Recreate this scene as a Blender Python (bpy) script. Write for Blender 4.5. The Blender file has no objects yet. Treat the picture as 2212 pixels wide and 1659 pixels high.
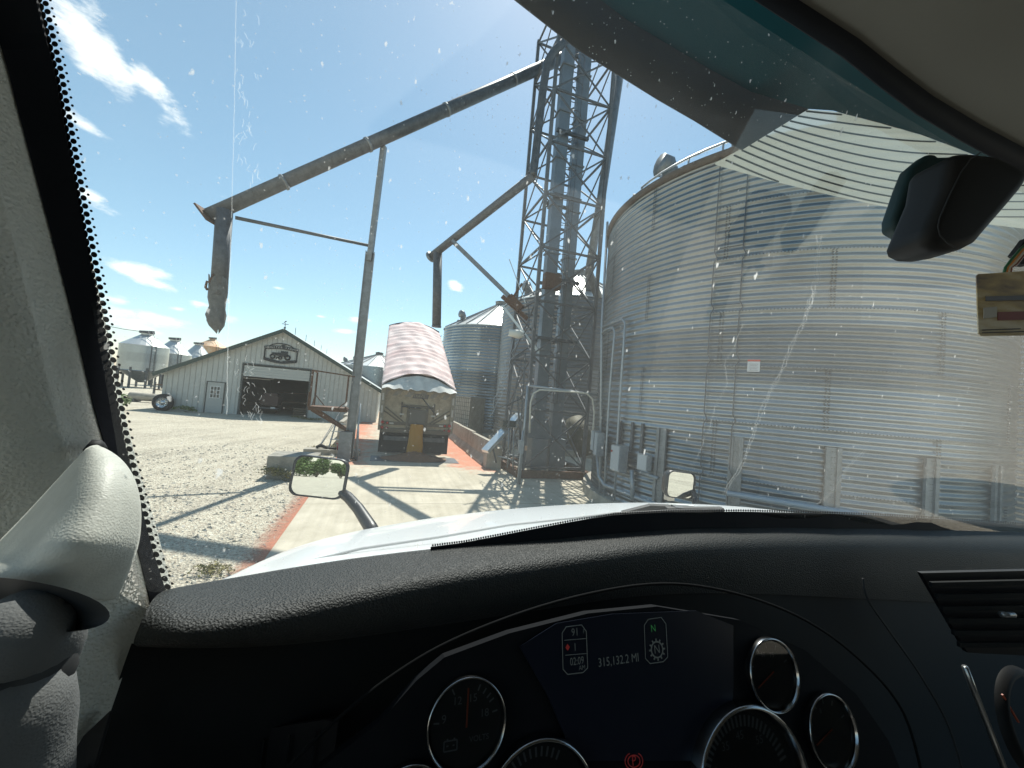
import bpy, bmesh, math, random
from mathutils import Vector, Matrix
random.seed(7)
S = bpy.context.scene
COL = S.collection
R_ = math.radians
V = Vector
# ---------------------------------------------------------------- camera
CAMZ = 2.6
F, CX, CY = 833., 1106., 829.5           # focal length and centre in units of a 2212 px wide picture
roll, pitch = R_(4.9), R_(2.3)
fwd = V((0, math.cos(pitch), math.sin(pitch)))
u0 = V((0, -math.sin(pitch), math.cos(pitch)))
r0 = V((1, 0, 0))
rgt = r0*math.cos(roll) + u0*math.sin(roll)
upv = -r0*math.sin(roll) + u0*math.cos(roll)
CAM = V((0, 0, CAMZ))
cd = bpy.data.cameras.new("camera"); cam = bpy.data.objects.new("camera", cd); COL.objects.link(cam)
m = Matrix((rgt, upv, -fwd)).transposed().to_4x4(); m.translation = CAM
cam.matrix_world = m
cd.sensor_width = 36; cd.lens = 36*F/2212.; cd.clip_start = 0.02; cd.clip_end = 8000
S.camera = cam
S.render.resolution_x, S.render.resolution_y = 1024, 768
S.view_settings.view_transform = 'Standard'; S.view_settings.look = 'None'
S.view_settings.exposure = 0.65; S.view_settings.gamma = 1
S.cycles.max_bounces = 8; S.cycles.transparent_max_bounces = 16
S.cycles.diffuse_bounces = 4; S.cycles.glossy_bounces = 3
S.cycles.sample_clamp_indirect = 4
# ---------------------------------------------------------------- world + sun
SUN_AZ, SUN_EL = R_(5), R_(58.5)
W = bpy.data.worlds.new("World"); S.world = W; W.use_nodes = True
nt = W.node_tree; nt.nodes.clear()
def N(nt, t, **k):
    n = nt.nodes.new(t)
    for a, b in k.items():
        if a.startswith('i_'):
            key = a[2:]
            key = int(key) if key.isdigit() else key
            n.inputs[key].default_value = b
        else: setattr(n, a, b)
    return n
def L(nt, a, b): nt.links.new(a, b)
out = N(nt, 'ShaderNodeOutputWorld'); bg = N(nt, 'ShaderNodeBackground')
sky = N(nt, 'ShaderNodeTexSky'); sky.sky_type = 'NISHITA'; sky.sun_disc = False
sky.sun_elevation = SUN_EL; sky.sun_rotation = SUN_AZ; sky.air_density = 1.0; sky.dust_density = 0.35; sky.ozone_density = 1.2
bg.inputs[1].default_value = 0.092
tc = N(nt, 'ShaderNodeTexCoord')
# clouds live in the sky: noise over the sky direction projected on a high plane
sep = N(nt, 'ShaderNodeSeparateXYZ'); L(nt, tc.outputs['Generated'], sep.inputs[0])
zc = N(nt, 'ShaderNodeMath', operation='MAXIMUM', i_1=0.02); L(nt, sep.outputs[2], zc.inputs[0])
dx = N(nt, 'ShaderNodeMath', operation='DIVIDE'); L(nt, sep.outputs[0], dx.inputs[0]); L(nt, zc.outputs[0], dx.inputs[1])
dy = N(nt, 'ShaderNodeMath', operation='DIVIDE'); L(nt, sep.outputs[1], dy.inputs[0]); L(nt, zc.outputs[0], dy.inputs[1])
az = N(nt, 'ShaderNodeMath', operation='ARCTAN2'); L(nt, sep.outputs[0], az.inputs[0]); L(nt, sep.outputs[1], az.inputs[1])
el = N(nt, 'ShaderNodeMath', operation='ARCSINE'); L(nt, sep.outputs[2], el.inputs[0])
comb = N(nt, 'ShaderNodeCombineXYZ'); L(nt, az.outputs[0], comb.inputs[0]); L(nt, el.outputs[0], comb.inputs[1])
nz = N(nt, 'ShaderNodeTexNoise', i_Scale=11.0, i_Detail=8.0, i_Roughness=0.62)
mp = N(nt, 'ShaderNodeMapping'); mp.inputs['Scale'].default_value = (1.0, 2.2, 1)
L(nt, comb.outputs[0], mp.inputs[0]); L(nt, mp.outputs[0], nz.inputs['Vector'])
total = None
def blob(x, y, w, h, ang, amp):
    """one cloud, placed by its bearing and height in the sky"""
    global total
    d = fwd + rgt*((x-CX)/F) + upv*((CY-y)/F); d.normalize()
    a0, e0 = math.atan2(d.x, d.y), math.asin(d.z)
    k = F*(1+((x-CX)/F)**2)**.5
    mpn = N(nt, 'ShaderNodeMapping', vector_type='TEXTURE')
    mpn.inputs['Location'].default_value = (a0, e0, 0)
    mpn.inputs['Rotation'].default_value = (0, 0, R_(ang))
    mpn.inputs['Scale'].default_value = (w/F*.7, h/F*.7, 1)
    L(nt, comb.outputs[0], mpn.inputs[0])
    ln = N(nt, 'ShaderNodeVectorMath', operation='LENGTH'); L(nt, mpn.outputs[0], ln.inputs[0])
    mr = N(nt, 'ShaderNodeMapRange', i_1=0.0, i_2=1.0, i_3=amp, i_4=0.0); L(nt, ln.outputs['Value'], mr.inputs[0])
    if total is None: total = mr.outputs[0]
    else:
        mx = N(nt, 'ShaderNodeMath', operation='MAXIMUM'); L(nt, total, mx.inputs[0]); L(nt, mr.outputs[0], mx.inputs[1]); total = mx.outputs[0]
for b in [(200,95,150,85,-28,1.0),(330,190,130,52,-38,.95),(150,60,60,40,-20,.9),(190,272,70,26,-10,.8),(200,425,60,35,-20,.8),(290,585,110,32,-10,.85),(330,610,90,22,-12,.8),
          (340,690,190,38,-6,.75),(430,655,60,20,0,.75),(500,690,60,24,0,.7),(600,622,45,12,0,.7),(690,683,34,10,0,.8),(775,690,60,16,5,.85),(740,716,60,14,0,.8),
          (985,618,48,30,-15,.95),(385,668,40,14,0,.75),(260,650,90,30,0,.7),(480,425,32,14,0,.6),(250,700,120,34,0,.8)]:
    blob(*b)
nm = N(nt, 'ShaderNodeMapRange', i_1=0.30, i_2=0.70, i_3=-1.0, i_4=0.06); L(nt, nz.outputs['Fac'], nm.inputs[0])
ad = N(nt, 'ShaderNodeMath', operation='MULTIPLY_ADD', i_1=1.45); L(nt, total, ad.inputs[0]); L(nt, nm.outputs[0], ad.inputs[2])
cm = N(nt, 'ShaderNodeMapRange', interpolation_type='SMOOTHSTEP', i_1=0.08, i_2=0.75, i_3=0.0, i_4=0.92); L(nt, ad.outputs[0], cm.inputs[0])
mixc = N(nt, 'ShaderNodeMixRGB'); mixc.inputs[2].default_value = (9.5, 9.6, 9.4, 1)
hsv = N(nt, 'ShaderNodeHueSaturation', i_Saturation=.97, i_Value=1.16); hsv.inputs['Hue'].default_value = .478; L(nt, sky.outputs[0], hsv.inputs['Color'])
L(nt, cm.outputs[0], mixc.inputs[0]); L(nt, hsv.outputs[0], mixc.inputs[1])
L(nt, mixc.outputs[0], bg.inputs[0]); L(nt, bg.outputs[0], out.inputs[0])
sd = bpy.data.lights.new("sun", 'SUN'); sd.energy = 4.2; sd.angle = R_(0.5); sd.color = (1, .955, .88)
sun = bpy.data.objects.new("sun", sd); COL.objects.link(sun)
sdir = V((math.sin(SUN_AZ)*math.cos(SUN_EL), math.cos(SUN_AZ)*math.cos(SUN_EL), math.sin(SUN_EL)))
sun.rotation_euler = sdir.to_track_quat('Z', 'Y').to_euler()

# ---------------------------------------------------------------- helpers
def ray(x, y): return fwd + rgt*((x-CX)/F) + upv*((CY-y)/F)
def A(x, y, Y):
    d = ray(x, y); return CAM + d*(Y/d.y)
def G(x, y, z=0.):
    d = ray(x, y); return CAM + d*((z-CAMZ)/d.z)
def dsrt(x, y, t):                    # point at view depth t
    return CAM + ray(x, y)*t
LA = V((.951, .309, 0)); LB = V((-.309, .951, 0))      # across / along the lane (and the truck)
def T(r, f, z=0): return V((0, 0, z)) + LA*r + LB*f
def cabp(r, f, z): return V((0, 0, CAMZ+z)) + LA*r + LB*f

MATS = {}
def mat(name, col, rough=.6, metal=0., noise=0., nscale=8., bump=0., bscale=40., spec=.5, trans=0., coat=0., col2=None, stretch=None, extra=None):
    if name in MATS: return MATS[name]
    M = bpy.data.materials.new(name); M.use_nodes = True; t = M.node_tree
    p = t.nodes['Principled BSDF']
    p.inputs['Roughness'].default_value = rough; p.inputs['Metallic'].default_value = metal
    p.inputs['Specular IOR Level'].default_value = spec
    p.inputs['Coat Weight'].default_value = coat
    c = (*col, 1)
    tcn = N(t, 'ShaderNodeTexCoord'); vec = tcn.outputs['Object']
    if stretch:
        mpn = N(t, 'ShaderNodeMapping'); mpn.inputs['Scale'].default_value = stretch
        L(t, vec, mpn.inputs[0]); vec = mpn.outputs[0]
    if noise or col2:
        n = N(t, 'ShaderNodeTexNoise', i_Scale=nscale, i_Detail=6.0, i_Roughness=.65); L(t, vec, n.inputs['Vector'])
        mr = N(t, 'ShaderNodeMapRange', i_1=.3, i_2=.7); L(t, n.outputs['Fac'], mr.inputs[0])
        mx = N(t, 'ShaderNodeMixRGB'); c2 = col2 or tuple(x*(1-noise) for x in col)
        mx.inputs[1].default_value = c; mx.inputs[2].default_value = (*c2, 1)
        L(t, mr.outputs[0], mx.inputs[0]); L(t, mx.outputs[0], p.inputs['Base Color'])
    else: p.inputs['Base Color'].default_value = c
    if bump:
        n2 = N(t, 'ShaderNodeTexNoise', i_Scale=bscale, i_Detail=4.0); L(t, tcn.outputs['Object'], n2.inputs['Vector'])
        b = N(t, 'ShaderNodeBump', i_Strength=bump, i_Distance=.02); L(t, n2.outputs['Fac'], b.inputs['Height']); L(t, b.outputs[0], p.inputs['Normal'])
    MATS[name] = M
    return M

class MB:
    def __init__(s): s.v = []; s.f = []; s.sm = []
    def add(s, vs, fs, smooth=False):
        o = len(s.v); s.v += [tuple(v) for v in vs]; s.f += [tuple(i+o for i in f) for f in fs]; s.sm += [smooth]*len(fs); return s
    def box(s, c, sx, sy, sz, ax=None):
        c = V(c); a, b, d = ax or (V((1,0,0)), V((0,1,0)), V((0,0,1)))
        vs = [c + a*(sx/2*i) + b*(sy/2*j) + d*(sz/2*k) for i in (-1,1) for j in (-1,1) for k in (-1,1)]
        return s.add(vs, [(0,1,3,2),(4,6,7,5),(0,4,5,1),(2,3,7,6),(0,2,6,4),(1,5,7,3)])
    def lbox(s, r0_, r1, f0, f1, z0, z1):
        return s.box(T((r0_+r1)/2, (f0+f1)/2, (z0+z1)/2), r1-r0_, f1-f0, z1-z0, (LA, LB, V((0,0,1))))
    def bar(s, p, q, w, h=None, up=V((0,0,1))):
        p = V(p); q = V(q); h = h or w; d = (q-p); ln = d.length; d.normalize()
        if abs(d.dot(up)) > .98: up = V((0,1,0))
        x = d.cross(up).normalized(); y = x.cross(d).normalized()
        return s.box((p+q)/2, w, ln, h, (x, d, y))
    def tube(s, pts, r, n=8, cap=True, smooth=True):
        pts = [V(p) for p in pts]; m_ = len(pts)
        rs = r if isinstance(r, (list, tuple)) else [r]*m_
        ref = V((0,0,1)); vs = []
        d0 = (pts[1]-pts[0]).normalized()
        x = d0.cross(ref)
        if x.length < .1: x = d0.cross(V((0,1,0)))
        x.normalize()
        for i, p in enumerate(pts):
            d = ((pts[min(i+1,m_-1)]-pts[i]).normalized() + (pts[i]-pts[max(i-1,0)]).normalized())
            if d.length < 1e-6: d = d0.copy()
            d.normalize(); x = (x - d*x.dot(d)).normalized(); y = d.cross(x)
            for k in range(n):
                a = 2*math.pi*k/n; vs.append(p + (x*math.cos(a)+y*math.sin(a))*rs[i])
        fs = [(i*n+k, i*n+(k+1)%n, (i+1)*n+(k+1)%n, (i+1)*n+k) for i in range(m_-1) for k in range(n)]
        if cap: fs += [tuple(range(n))[::-1], tuple((m_-1)*n+k for k in range(n))]
        return s.add(vs, fs, smooth)
    def grid(s, rows, closed=False, smooth=True):
        n = len(rows[0]); o = []
        for r in rows: o += r
        k = n if closed else n-1
        return s.add(o, [(i*n+j, i*n+(j+1)%n, (i+1)*n+(j+1)%n, (i+1)*n+j) for i in range(len(rows)-1) for j in range(k)], smooth)
    def prism(s, poly, d):               # polygon (3D points) extruded by vector d
        poly = [V(p) for p in poly]; d = V(d); n = len(poly)
        return s.add(poly + [p+d for p in poly], [tuple(range(n))[::-1], tuple(range(n, 2*n))] + [(i, (i+1)%n, n+(i+1)%n, n+i) for i in range(n)])
    def lathe(s, c, prof, n=24, ax=None, a0=0, a1=360, smooth=True):
        c = V(c); a, b, d = ax or (V((1,0,0)), V((0,1,0)), V((0,0,1)))
        full = abs(a1-a0) >= 360; m_ = n if full else n+1
        rows = [[c + a*(r*math.cos(R_(a0+(a1-a0)*k/n))) + b*(r*math.sin(R_(a0+(a1-a0)*k/n))) + d*z for k in range(m_)] for r, z in prof]
        return s.grid(rows, closed=full, smooth=smooth)
    def build(s, name, M, parent=None, fix=True):
        me = bpy.data.meshes.new(name); me.from_pydata(s.v, [], s.f); me.materials.append(M)
        me.polygons.foreach_set('use_smooth', s.sm)
        if fix:
            bm = bmesh.new(); bm.from_mesh(me); bmesh.ops.recalc_face_normals(bm, faces=bm.faces); bm.to_mesh(me); bm.free()
        me.update()
        o = bpy.data.objects.new(name, me); COL.objects.link(o)
        if parent is not None:
            o.parent = parent
            if parent.type == 'EMPTY': o.matrix_parent_inverse = Matrix.Translation(-parent.location)
        return o
def thing(name, label, cat, loc=(0,0,0), group=None):
    o = bpy.data.objects.new(name, None); COL.objects.link(o); o.location = V(loc); o.empty_display_size = .2
    o['label'] = label; o['category'] = cat
    if group: o['group'] = group
    return o
def tag(o, label, cat, group=None):
    o['label'] = label; o['category'] = cat
    if group: o['group'] = group
    return o
def struct(o): o['kind'] = 'structure'; return o
def text(body, size, pos, x, y, ext=.0005, align='CENTER', squash=1.0):
    """letters as a mesh builder, lying in the plane x,y at pos"""
    cu = bpy.data.curves.new('letters', 'FONT'); cu.body = body; cu.size = size; cu.extrude = 0; cu.align_x = align; cu.align_y = 'CENTER'; cu.resolution_u = 3
    ob = bpy.data.objects.new('letters', cu); COL.objects.link(ob)
    bpy.context.view_layer.update()
    me = ob.to_mesh(); mb = MB(); z = x.cross(y).normalized()
    vs = [V(pos) + x*(v.co.x*squash) + y*v.co.y + z*ext for v in me.vertices]
    mb.add(vs, [tuple(p.vertices) for p in me.polygons])
    ob.to_mesh_clear(); bpy.data.objects.remove(ob); bpy.data.curves.remove(cu)
    return mb
Z = V((0,0,1))
# ---------------------------------------------------------------- materials
STEEL = mat('galvanised_sheet', (.42,.45,.46), .42, .75, noise=.35, nscale=1.5, stretch=(1,1,.25))
STEELR = mat('galvanised_roof', (.62,.63,.61), .4, .55, noise=.15, nscale=3)
DARKST = mat('weathered_steel', (.13,.14,.15), .55, .5, noise=.5, nscale=6)
MIDST = mat('dull_steel', (.27,.29,.30), .5, .6, noise=.4, nscale=5)
TOWST = mat('tower_steel', (.16,.165,.17), .55, .4, noise=.4, nscale=5)
RUST = mat('rusty_steel', (.16,.085,.05), .8, .2, noise=.5, nscale=9)
PIPE = mat('grey_conduit', (.40,.43,.45), .45, .5, noise=.25, nscale=12)
CONC = mat('weathered_concrete', (.44,.40,.33), .9, 0, noise=.4, nscale=2.5, bump=.3, bscale=30)
CONCD = mat('dark_concrete', (.37,.345,.29), .9, 0, noise=.5, nscale=4, bump=.4, bscale=20)
WHITE = mat('white_paint', (.8,.8,.78), .35)
BLACK = mat('black_rubber', (.012,.013,.014), .7)
GREENTR = mat('green_trim', (.03,.055,.045), .5)
GREYW = mat('barn_siding', (.50,.51,.48), .6, noise=.15, nscale=2)
REDL = mat('red_lens', (.35,.03,.02), .3)

# ---------------------------------------------------------------- ground
def gravel_mat():
    M = bpy.data.materials.new('gravel'); M.use_nodes = True; t = M.node_tree; p = t.nodes['Principled BSDF']; p.inputs['Roughness'].default_value = .95; p.inputs['Specular IOR Level'].default_value = .15
    tcn = N(t, 'ShaderNodeTexCoord'); o = tcn.outputs['Object']
    v = N(t, 'ShaderNodeTexVoronoi', i_Scale=34.); L(t, o, v.inputs['Vector'])
    v2 = N(t, 'ShaderNodeTexNoise', i_Scale=.35, i_Detail=8., i_Roughness=.7); L(t, o, v2.inputs['Vector'])
    v3 = N(t, 'ShaderNodeTexNoise', i_Scale=9., i_Detail=6., i_Roughness=.75); L(t, o, v3.inputs['Vector'])
    # tyre tracks: long bands along the lane
    mpn = N(t, 'ShaderNodeMapping'); mpn.inputs['Rotation'].default_value = (0,0,R_(55)); mpn.inputs['Scale'].default_value = (1.3,.16,1); L(t, o, mpn.inputs[0])
    w = N(t, 'ShaderNodeTexNoise', i_Scale=1.3, i_Detail=5., i_Distortion=.8); L(t, mpn.outputs[0], w.inputs['Vector'])
    cr = N(t, 'ShaderNodeValToRGB'); e = cr.color_ramp.elements
    e[0].position = .32; e[0].color = (.28,.25,.20,1); e[1].position = .68; e[1].color = (.70,.64,.51,1)
    k = cr.color_ramp.elements.new(.5); k.color = (.58,.52,.41,1)
    sm = N(t, 'ShaderNodeMath', operation='MULTIPLY_ADD', i_1=.42); L(t, v3.outputs['Fac'], sm.inputs[0])
    s2 = N(t, 'ShaderNodeMath', operation='MULTIPLY_ADD', i_1=.28, i_2=.0); L(t, v2.outputs['Fac'], s2.inputs[0])
    s3 = N(t, 'ShaderNodeMath', operation='MULTIPLY_ADD', i_1=.30); L(t, w.outputs['Fac'], s3.inputs[0]); L(t, s2.outputs[0], s3.inputs[2])
    L(t, s3.outputs[0], sm.inputs[2]); L(t, sm.outputs[0], cr.inputs[0])
    mx = N(t, 'ShaderNodeMixRGB', blend_type='OVERLAY'); mx.inputs[0].default_value = .35
    bwn = N(t, 'ShaderNodeSeparateColor'); L(t, v.outputs['Color'], bwn.inputs[0]); L(t, cr.outputs[0], mx.inputs[1]); L(t, bwn.outputs[0], mx.inputs[2])
    hs = N(t, 'ShaderNodeHueSaturation', i_Saturation=1.0); L(t, mx.outputs[0], hs.inputs['Color'])
    L(t, hs.outputs[0], p.inputs['Base Color'])
    b = N(t, 'ShaderNodeBump', i_Strength=.8, i_Distance=.04); L(t, v.outputs['Distance'], b.inputs['Height'])
    b2 = N(t, 'ShaderNodeBump', i_Strength=.8, i_Distance=.09); L(t, sm.outputs[0], b2.inputs['Height']); L(t, b.outputs[0], b2.inputs['Normal'])
    L(t, b2.outputs[0], p.inputs['Normal'])
    return M
GRAV = gravel_mat()
g = MB(); g.add([(-2500,-2500,0),(2500,-2500,0),(2500,2500,0),(-2500,2500,0)], [(0,1,2,3)])
struct(g.build('ground', GRAV))
def lane_mat():
    M = bpy.data.materials.new('concrete_lane'); M.use_nodes = True; t = M.node_tree; p = t.nodes['Principled BSDF']; p.inputs['Roughness'].default_value = .85; p.inputs['Specular IOR Level'].default_value = .2
    tcn = N(t, 'ShaderNodeTexCoord'); o = tcn.outputs['Object']; sp = N(t, 'ShaderNodeSeparateXYZ'); L(t, o, sp.inputs[0])
    n = N(t, 'ShaderNodeTexNoise', i_Scale=1.2, i_Detail=9., i_Roughness=.68); L(t, o, n.inputs['Vector'])
    cr = N(t, 'ShaderNodeValToRGB'); e = cr.color_ramp.elements; e[0].position = .3; e[0].color = (.40,.355,.27,1); e[1].position = .72; e[1].color = (.60,.54,.43,1); L(t, n.outputs['Fac'], cr.inputs[0])
    # tyre marks along the lane
    mpn = N(t, 'ShaderNodeMapping'); mpn.inputs['Scale'].default_value = (7,.12,1); L(t, o, mpn.inputs[0])
    w = N(t, 'ShaderNodeTexNoise', i_Scale=1.2, i_Detail=6.); L(t, mpn.outputs[0], w.inputs['Vector'])
    wr = N(t, 'ShaderNodeMapRange', i_1=.3, i_2=.65, i_3=.88, i_4=1.04); L(t, w.outputs['Fac'], wr.inputs[0])
    mu = N(t, 'ShaderNodeMixRGB', blend_type='MULTIPLY'); mu.inputs[0].default_value = 1; L(t, cr.outputs[0], mu.inputs[1]); L(t, wr.outputs[0], mu.inputs[2])
    # joints every 4.6 m
    jm = N(t, 'ShaderNodeMath', operation='MODULO', i_1=4.6); L(t, sp.outputs[1], jm.inputs[0])
    jl = N(t, 'ShaderNodeMath', operation='LESS_THAN', i_1=.02); L(t, jm.outputs[0], jl.inputs[0])
    mj = N(t, 'ShaderNodeMixRGB'); mj.inputs[2].default_value = (.2,.18,.14,1); L(t, jl.outputs[0], mj.inputs[0]); L(t, mu.outputs[0], mj.inputs[1])
    # red paint: along the right edge from y 13 on, patches round y 13..17 across
    nr = N(t, 'ShaderNodeTexNoise', i_Scale=1.6, i_Detail=9., i_Roughness=.75); L(t, o, nr.inputs['Vector'])
    ya = N(t, 'ShaderNodeMapRange', i_1=11.9, i_2=14.2, i_3=0., i_4=1.); L(t, sp.outputs[1], ya.inputs[0])
    xa = N(t, 'ShaderNodeMath', operation='SUBTRACT', i_1=1.0); L(t, sp.outputs[0], xa.inputs[0])
    xb = N(t, 'ShaderNodeMath', operation='ABSOLUTE'); L(t, xa.outputs[0], xb.inputs[0])
    xc = N(t, 'ShaderNodeMapRange', i_1=.6, i_2=2.4, i_3=.02, i_4=.42); L(t, xb.outputs[0], xc.inputs[0])
    s = N(t, 'ShaderNodeMath', operation='MULTIPLY'); L(t, xc.outputs[0], s.inputs[0]); L(t, ya.outputs[0], s.inputs[1])
    s2 = N(t, 'ShaderNodeMath', operation='ADD'); L(t, s.outputs[0], s2.inputs[0]); L(t, nr.outputs['Fac'], s2.inputs[1])
    s3 = N(t, 'ShaderNodeMapRange', i_1=.66, i_2=.86, i_3=0., i_4=.8); L(t, s2.outputs[0], s3.inputs[0])
    mr = N(t, 'ShaderNodeMixRGB'); mr.inputs[2].default_value = (.56,.19,.11,1); L(t, s3.outputs[0], mr.inputs[0]); L(t, mj.outputs[0], mr.inputs[1])
    L(t, mr.outputs[0], p.inputs['Base Color'])
    nb = N(t, 'ShaderNodeTexNoise', i_Scale=40., i_Detail=5.); L(t, o, nb.inputs['Vector'])
    b = N(t, 'ShaderNodeBump', i_Strength=.3, i_Distance=.01); L(t, nb.outputs['Fac'], b.inputs['Height']); L(t, b.outputs[0], p.inputs['Normal'])
    return M
LANE = lane_mat()
LROT = math.atan2(.309, .951)
def lane_obj(name, polys, M, z):
    mb = MB()
    for k, p in enumerate(polys): mb.add([(x, y, 0) for x, y in p], [tuple(range(len(p)))])
    o = mb.build(name, M); o.rotation_euler = (0, 0, LROT); o.location = (0, 0, z); return struct(o)
lane_obj('concrete_lane', [[(-1.45,-30),(3.9,-30),(3.9,4),(4.4,9.0),(8.0,9.0),(8.0,12.3),(4.45,12.3),(3.9,13.6),(4.0,60),(-1.45,60)]], LANE, .008)
# red painted edge spilling over the gravel
M = bpy.data.materials.new('red_edge_paint'); M.use_nodes = True; t = M.node_tree; p = t.nodes['Principled BSDF']; p.inputs['Roughness'].default_value = .85
tcn = N(t, 'ShaderNodeTexCoord'); sp = N(t, 'ShaderNodeSeparateXYZ'); L(t, tcn.outputs['Object'], sp.inputs[0])
n = N(t, 'ShaderNodeTexNoise', i_Scale=9., i_Detail=8., i_Roughness=.8); L(t, tcn.outputs['Object'], n.inputs['Vector'])
mr = N(t, 'ShaderNodeMapRange', i_1=-2.1, i_2=-1.42, i_3=-.42, i_4=.42); L(t, sp.outputs[0], mr.inputs[0])
ad = N(t, 'ShaderNodeMath', operation='ADD'); L(t, mr.outputs[0], ad.inputs[0]); L(t, n.outputs['Fac'], ad.inputs[1])
al = N(t, 'ShaderNodeMapRange', i_1=.5, i_2=.95, i_3=0, i_4=.9); L(t, ad.outputs[0], al.inputs[0]); L(t, al.outputs[0], p.inputs['Alpha'])
p.inputs['Base Color'].default_value = (.46,.17,.10,1)
lane_obj('red_painted_edge', [[(-2.1,-5),(-1.42,-5),(-1.42,13),(-2.1,13)]], M, .013)

# loose stones
def stones():
    mb = MB(); rnd = random.Random(3)
    for i in range(4200):
        x = rnd.uniform(-11, -2.); y = rnd.uniform(4.2, 15) if i % 3 else rnd.uniform(4.2, 9)
        r = x*.951+y*.309
        if r > -1.5: continue
        s = rnd.uniform(.008, .03)*(1.5 if rnd.random() < .05 else 1)
        vs = [(x+rnd.uniform(-s,s)+dx_*s, y+rnd.uniform(-s,s)*.4+dy_*s, dz_*s*.8) for dx_,dy_,dz_ in ((-1,-.8,0),(1,-.8,0),(1,.8,0),(-1,.8,0),(.1,0,1.2))]
        mb.add(vs, [(0,1,4),(1,2,4),(2,3,4),(3,0,4)])
    return mb
o = stones().build('loose_stones', mat('stone', (.50,.47,.40), .9, col2=(.22,.2,.17), nscale=25)); o['kind'] = 'stuff'
tag(o, 'loose pale limestone gravel scattered beside the concrete lane', 'gravel')

# ---------------------------------------------------------------- grain bins
def galv(name, seed, col=(.36,.38,.385), metal=.85, rough=.27, var=.35):
    """corrugated sheet steel: every ring of sheets has its own tone"""
    M = bpy.data.materials.new(name); M.use_nodes = True; t = M.node_tree; p = t.nodes['Principled BSDF']
    p.inputs['Metallic'].default_value = metal; p.inputs['Roughness'].default_value = rough
    o = N(t, 'ShaderNodeTexCoord').outputs['Object']; sp = N(t, 'ShaderNodeSeparateXYZ'); L(t, o, sp.inputs[0])
    d = N(t, 'ShaderNodeMath', operation='DIVIDE', i_1=1.1176); L(t, sp.outputs[2], d.inputs[0])
    fl = N(t, 'ShaderNodeMath', operation='FLOOR'); L(t, d.outputs[0], fl.inputs[0])
    ang = N(t, 'ShaderNodeMath', operation='ARCTAN2'); L(t, sp.outputs[1], ang.inputs[0]); L(t, sp.outputs[0], ang.inputs[1])
    am = N(t, 'ShaderNodeMath', operation='MULTIPLY', i_1=1.65); L(t, ang.outputs[0], am.inputs[0])
    hf = N(t, 'ShaderNodeMath', operation='MULTIPLY_ADD', i_1=.5); L(t, fl.outputs[0], hf.inputs[0]); L(t, am.outputs[0], hf.inputs[2])
    fa = N(t, 'ShaderNodeMath', operation='FLOOR'); L(t, hf.outputs[0], fa.inputs[0])
    cb = N(t, 'ShaderNodeCombineXYZ'); L(t, fl.outputs[0], cb.inputs[0]); L(t, fa.outputs[0], cb.inputs[1]); cb.inputs[2].default_value = seed
    wn = N(t, 'ShaderNodeTexWhiteNoise', noise_dimensions='3D'); L(t, cb.outputs[0], wn.inputs['Vector'])
    cb2 = N(t, 'ShaderNodeCombineXYZ'); L(t, fl.outputs[0], cb2.inputs[0]); cb2.inputs[2].default_value = seed+9
    wn2 = N(t, 'ShaderNodeTexWhiteNoise', noise_dimensions='3D'); L(t, cb2.outputs[0], wn2.inputs['Vector'])
    av = N(t, 'ShaderNodeMath', operation='MULTIPLY_ADD', i_1=.3); L(t, wn.outputs['Value'], av.inputs[0])
    av2 = N(t, 'ShaderNodeMath', operation='MULTIPLY', i_1=.7); L(t, wn2.outputs['Value'], av2.inputs[0]); L(t, av2.outputs[0], av.inputs[2])
    n = N(t, 'ShaderNodeTexNoise', i_Scale=1.6, i_Detail=7.); mpn = N(t, 'ShaderNodeMapping'); mpn.inputs['Scale'].default_value = (1.5,1.5,.4); L(t, o, mpn.inputs[0]); L(t, mpn.outputs[0], n.inputs['Vector'])
    s = N(t, 'ShaderNodeMath', operation='MULTIPLY_ADD', i_1=.5); L(t, n.outputs['Fac'], s.inputs[0]); L(t, av.outputs[0], s.inputs[2])
    mr = N(t, 'ShaderNodeMapRange', i_1=.2, i_2=1.2, i_3=1-var, i_4=1.1); L(t, s.outputs[0], mr.inputs[0])
    mu = N(t, 'ShaderNodeMixRGB', blend_type='MULTIPLY'); mu.inputs[0].default_value = 1; mu.inputs[1].default_value = (*col, 1); L(t, mr.outputs[0], mu.inputs[2])
    L(t, mu.outputs[0], p.inputs['Base Color'])
    return M
def corr_wall(c, R, z0, z1, segs, per, pitch_=.1016, amp=.012, a0=0, a1=360):
    mb = MB(); n = int((z1-z0)/pitch_*per); full = (a1-a0) >= 360; m_ = segs if full else segs+1
    rows = []
    cs = [(math.cos(R_(a0+(a1-a0)*k/segs)), math.sin(R_(a0+(a1-a0)*k/segs))) for k in range(m_)]
    for i in range(n+1):
        z = z0 + pitch_*i/per; rr = R + amp*math.cos(2*math.pi*i/per)
        rows.append([V((rr*a, rr*b, z)) for a, b in cs])
    mb.grid(rows, closed=full); return mb
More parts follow.
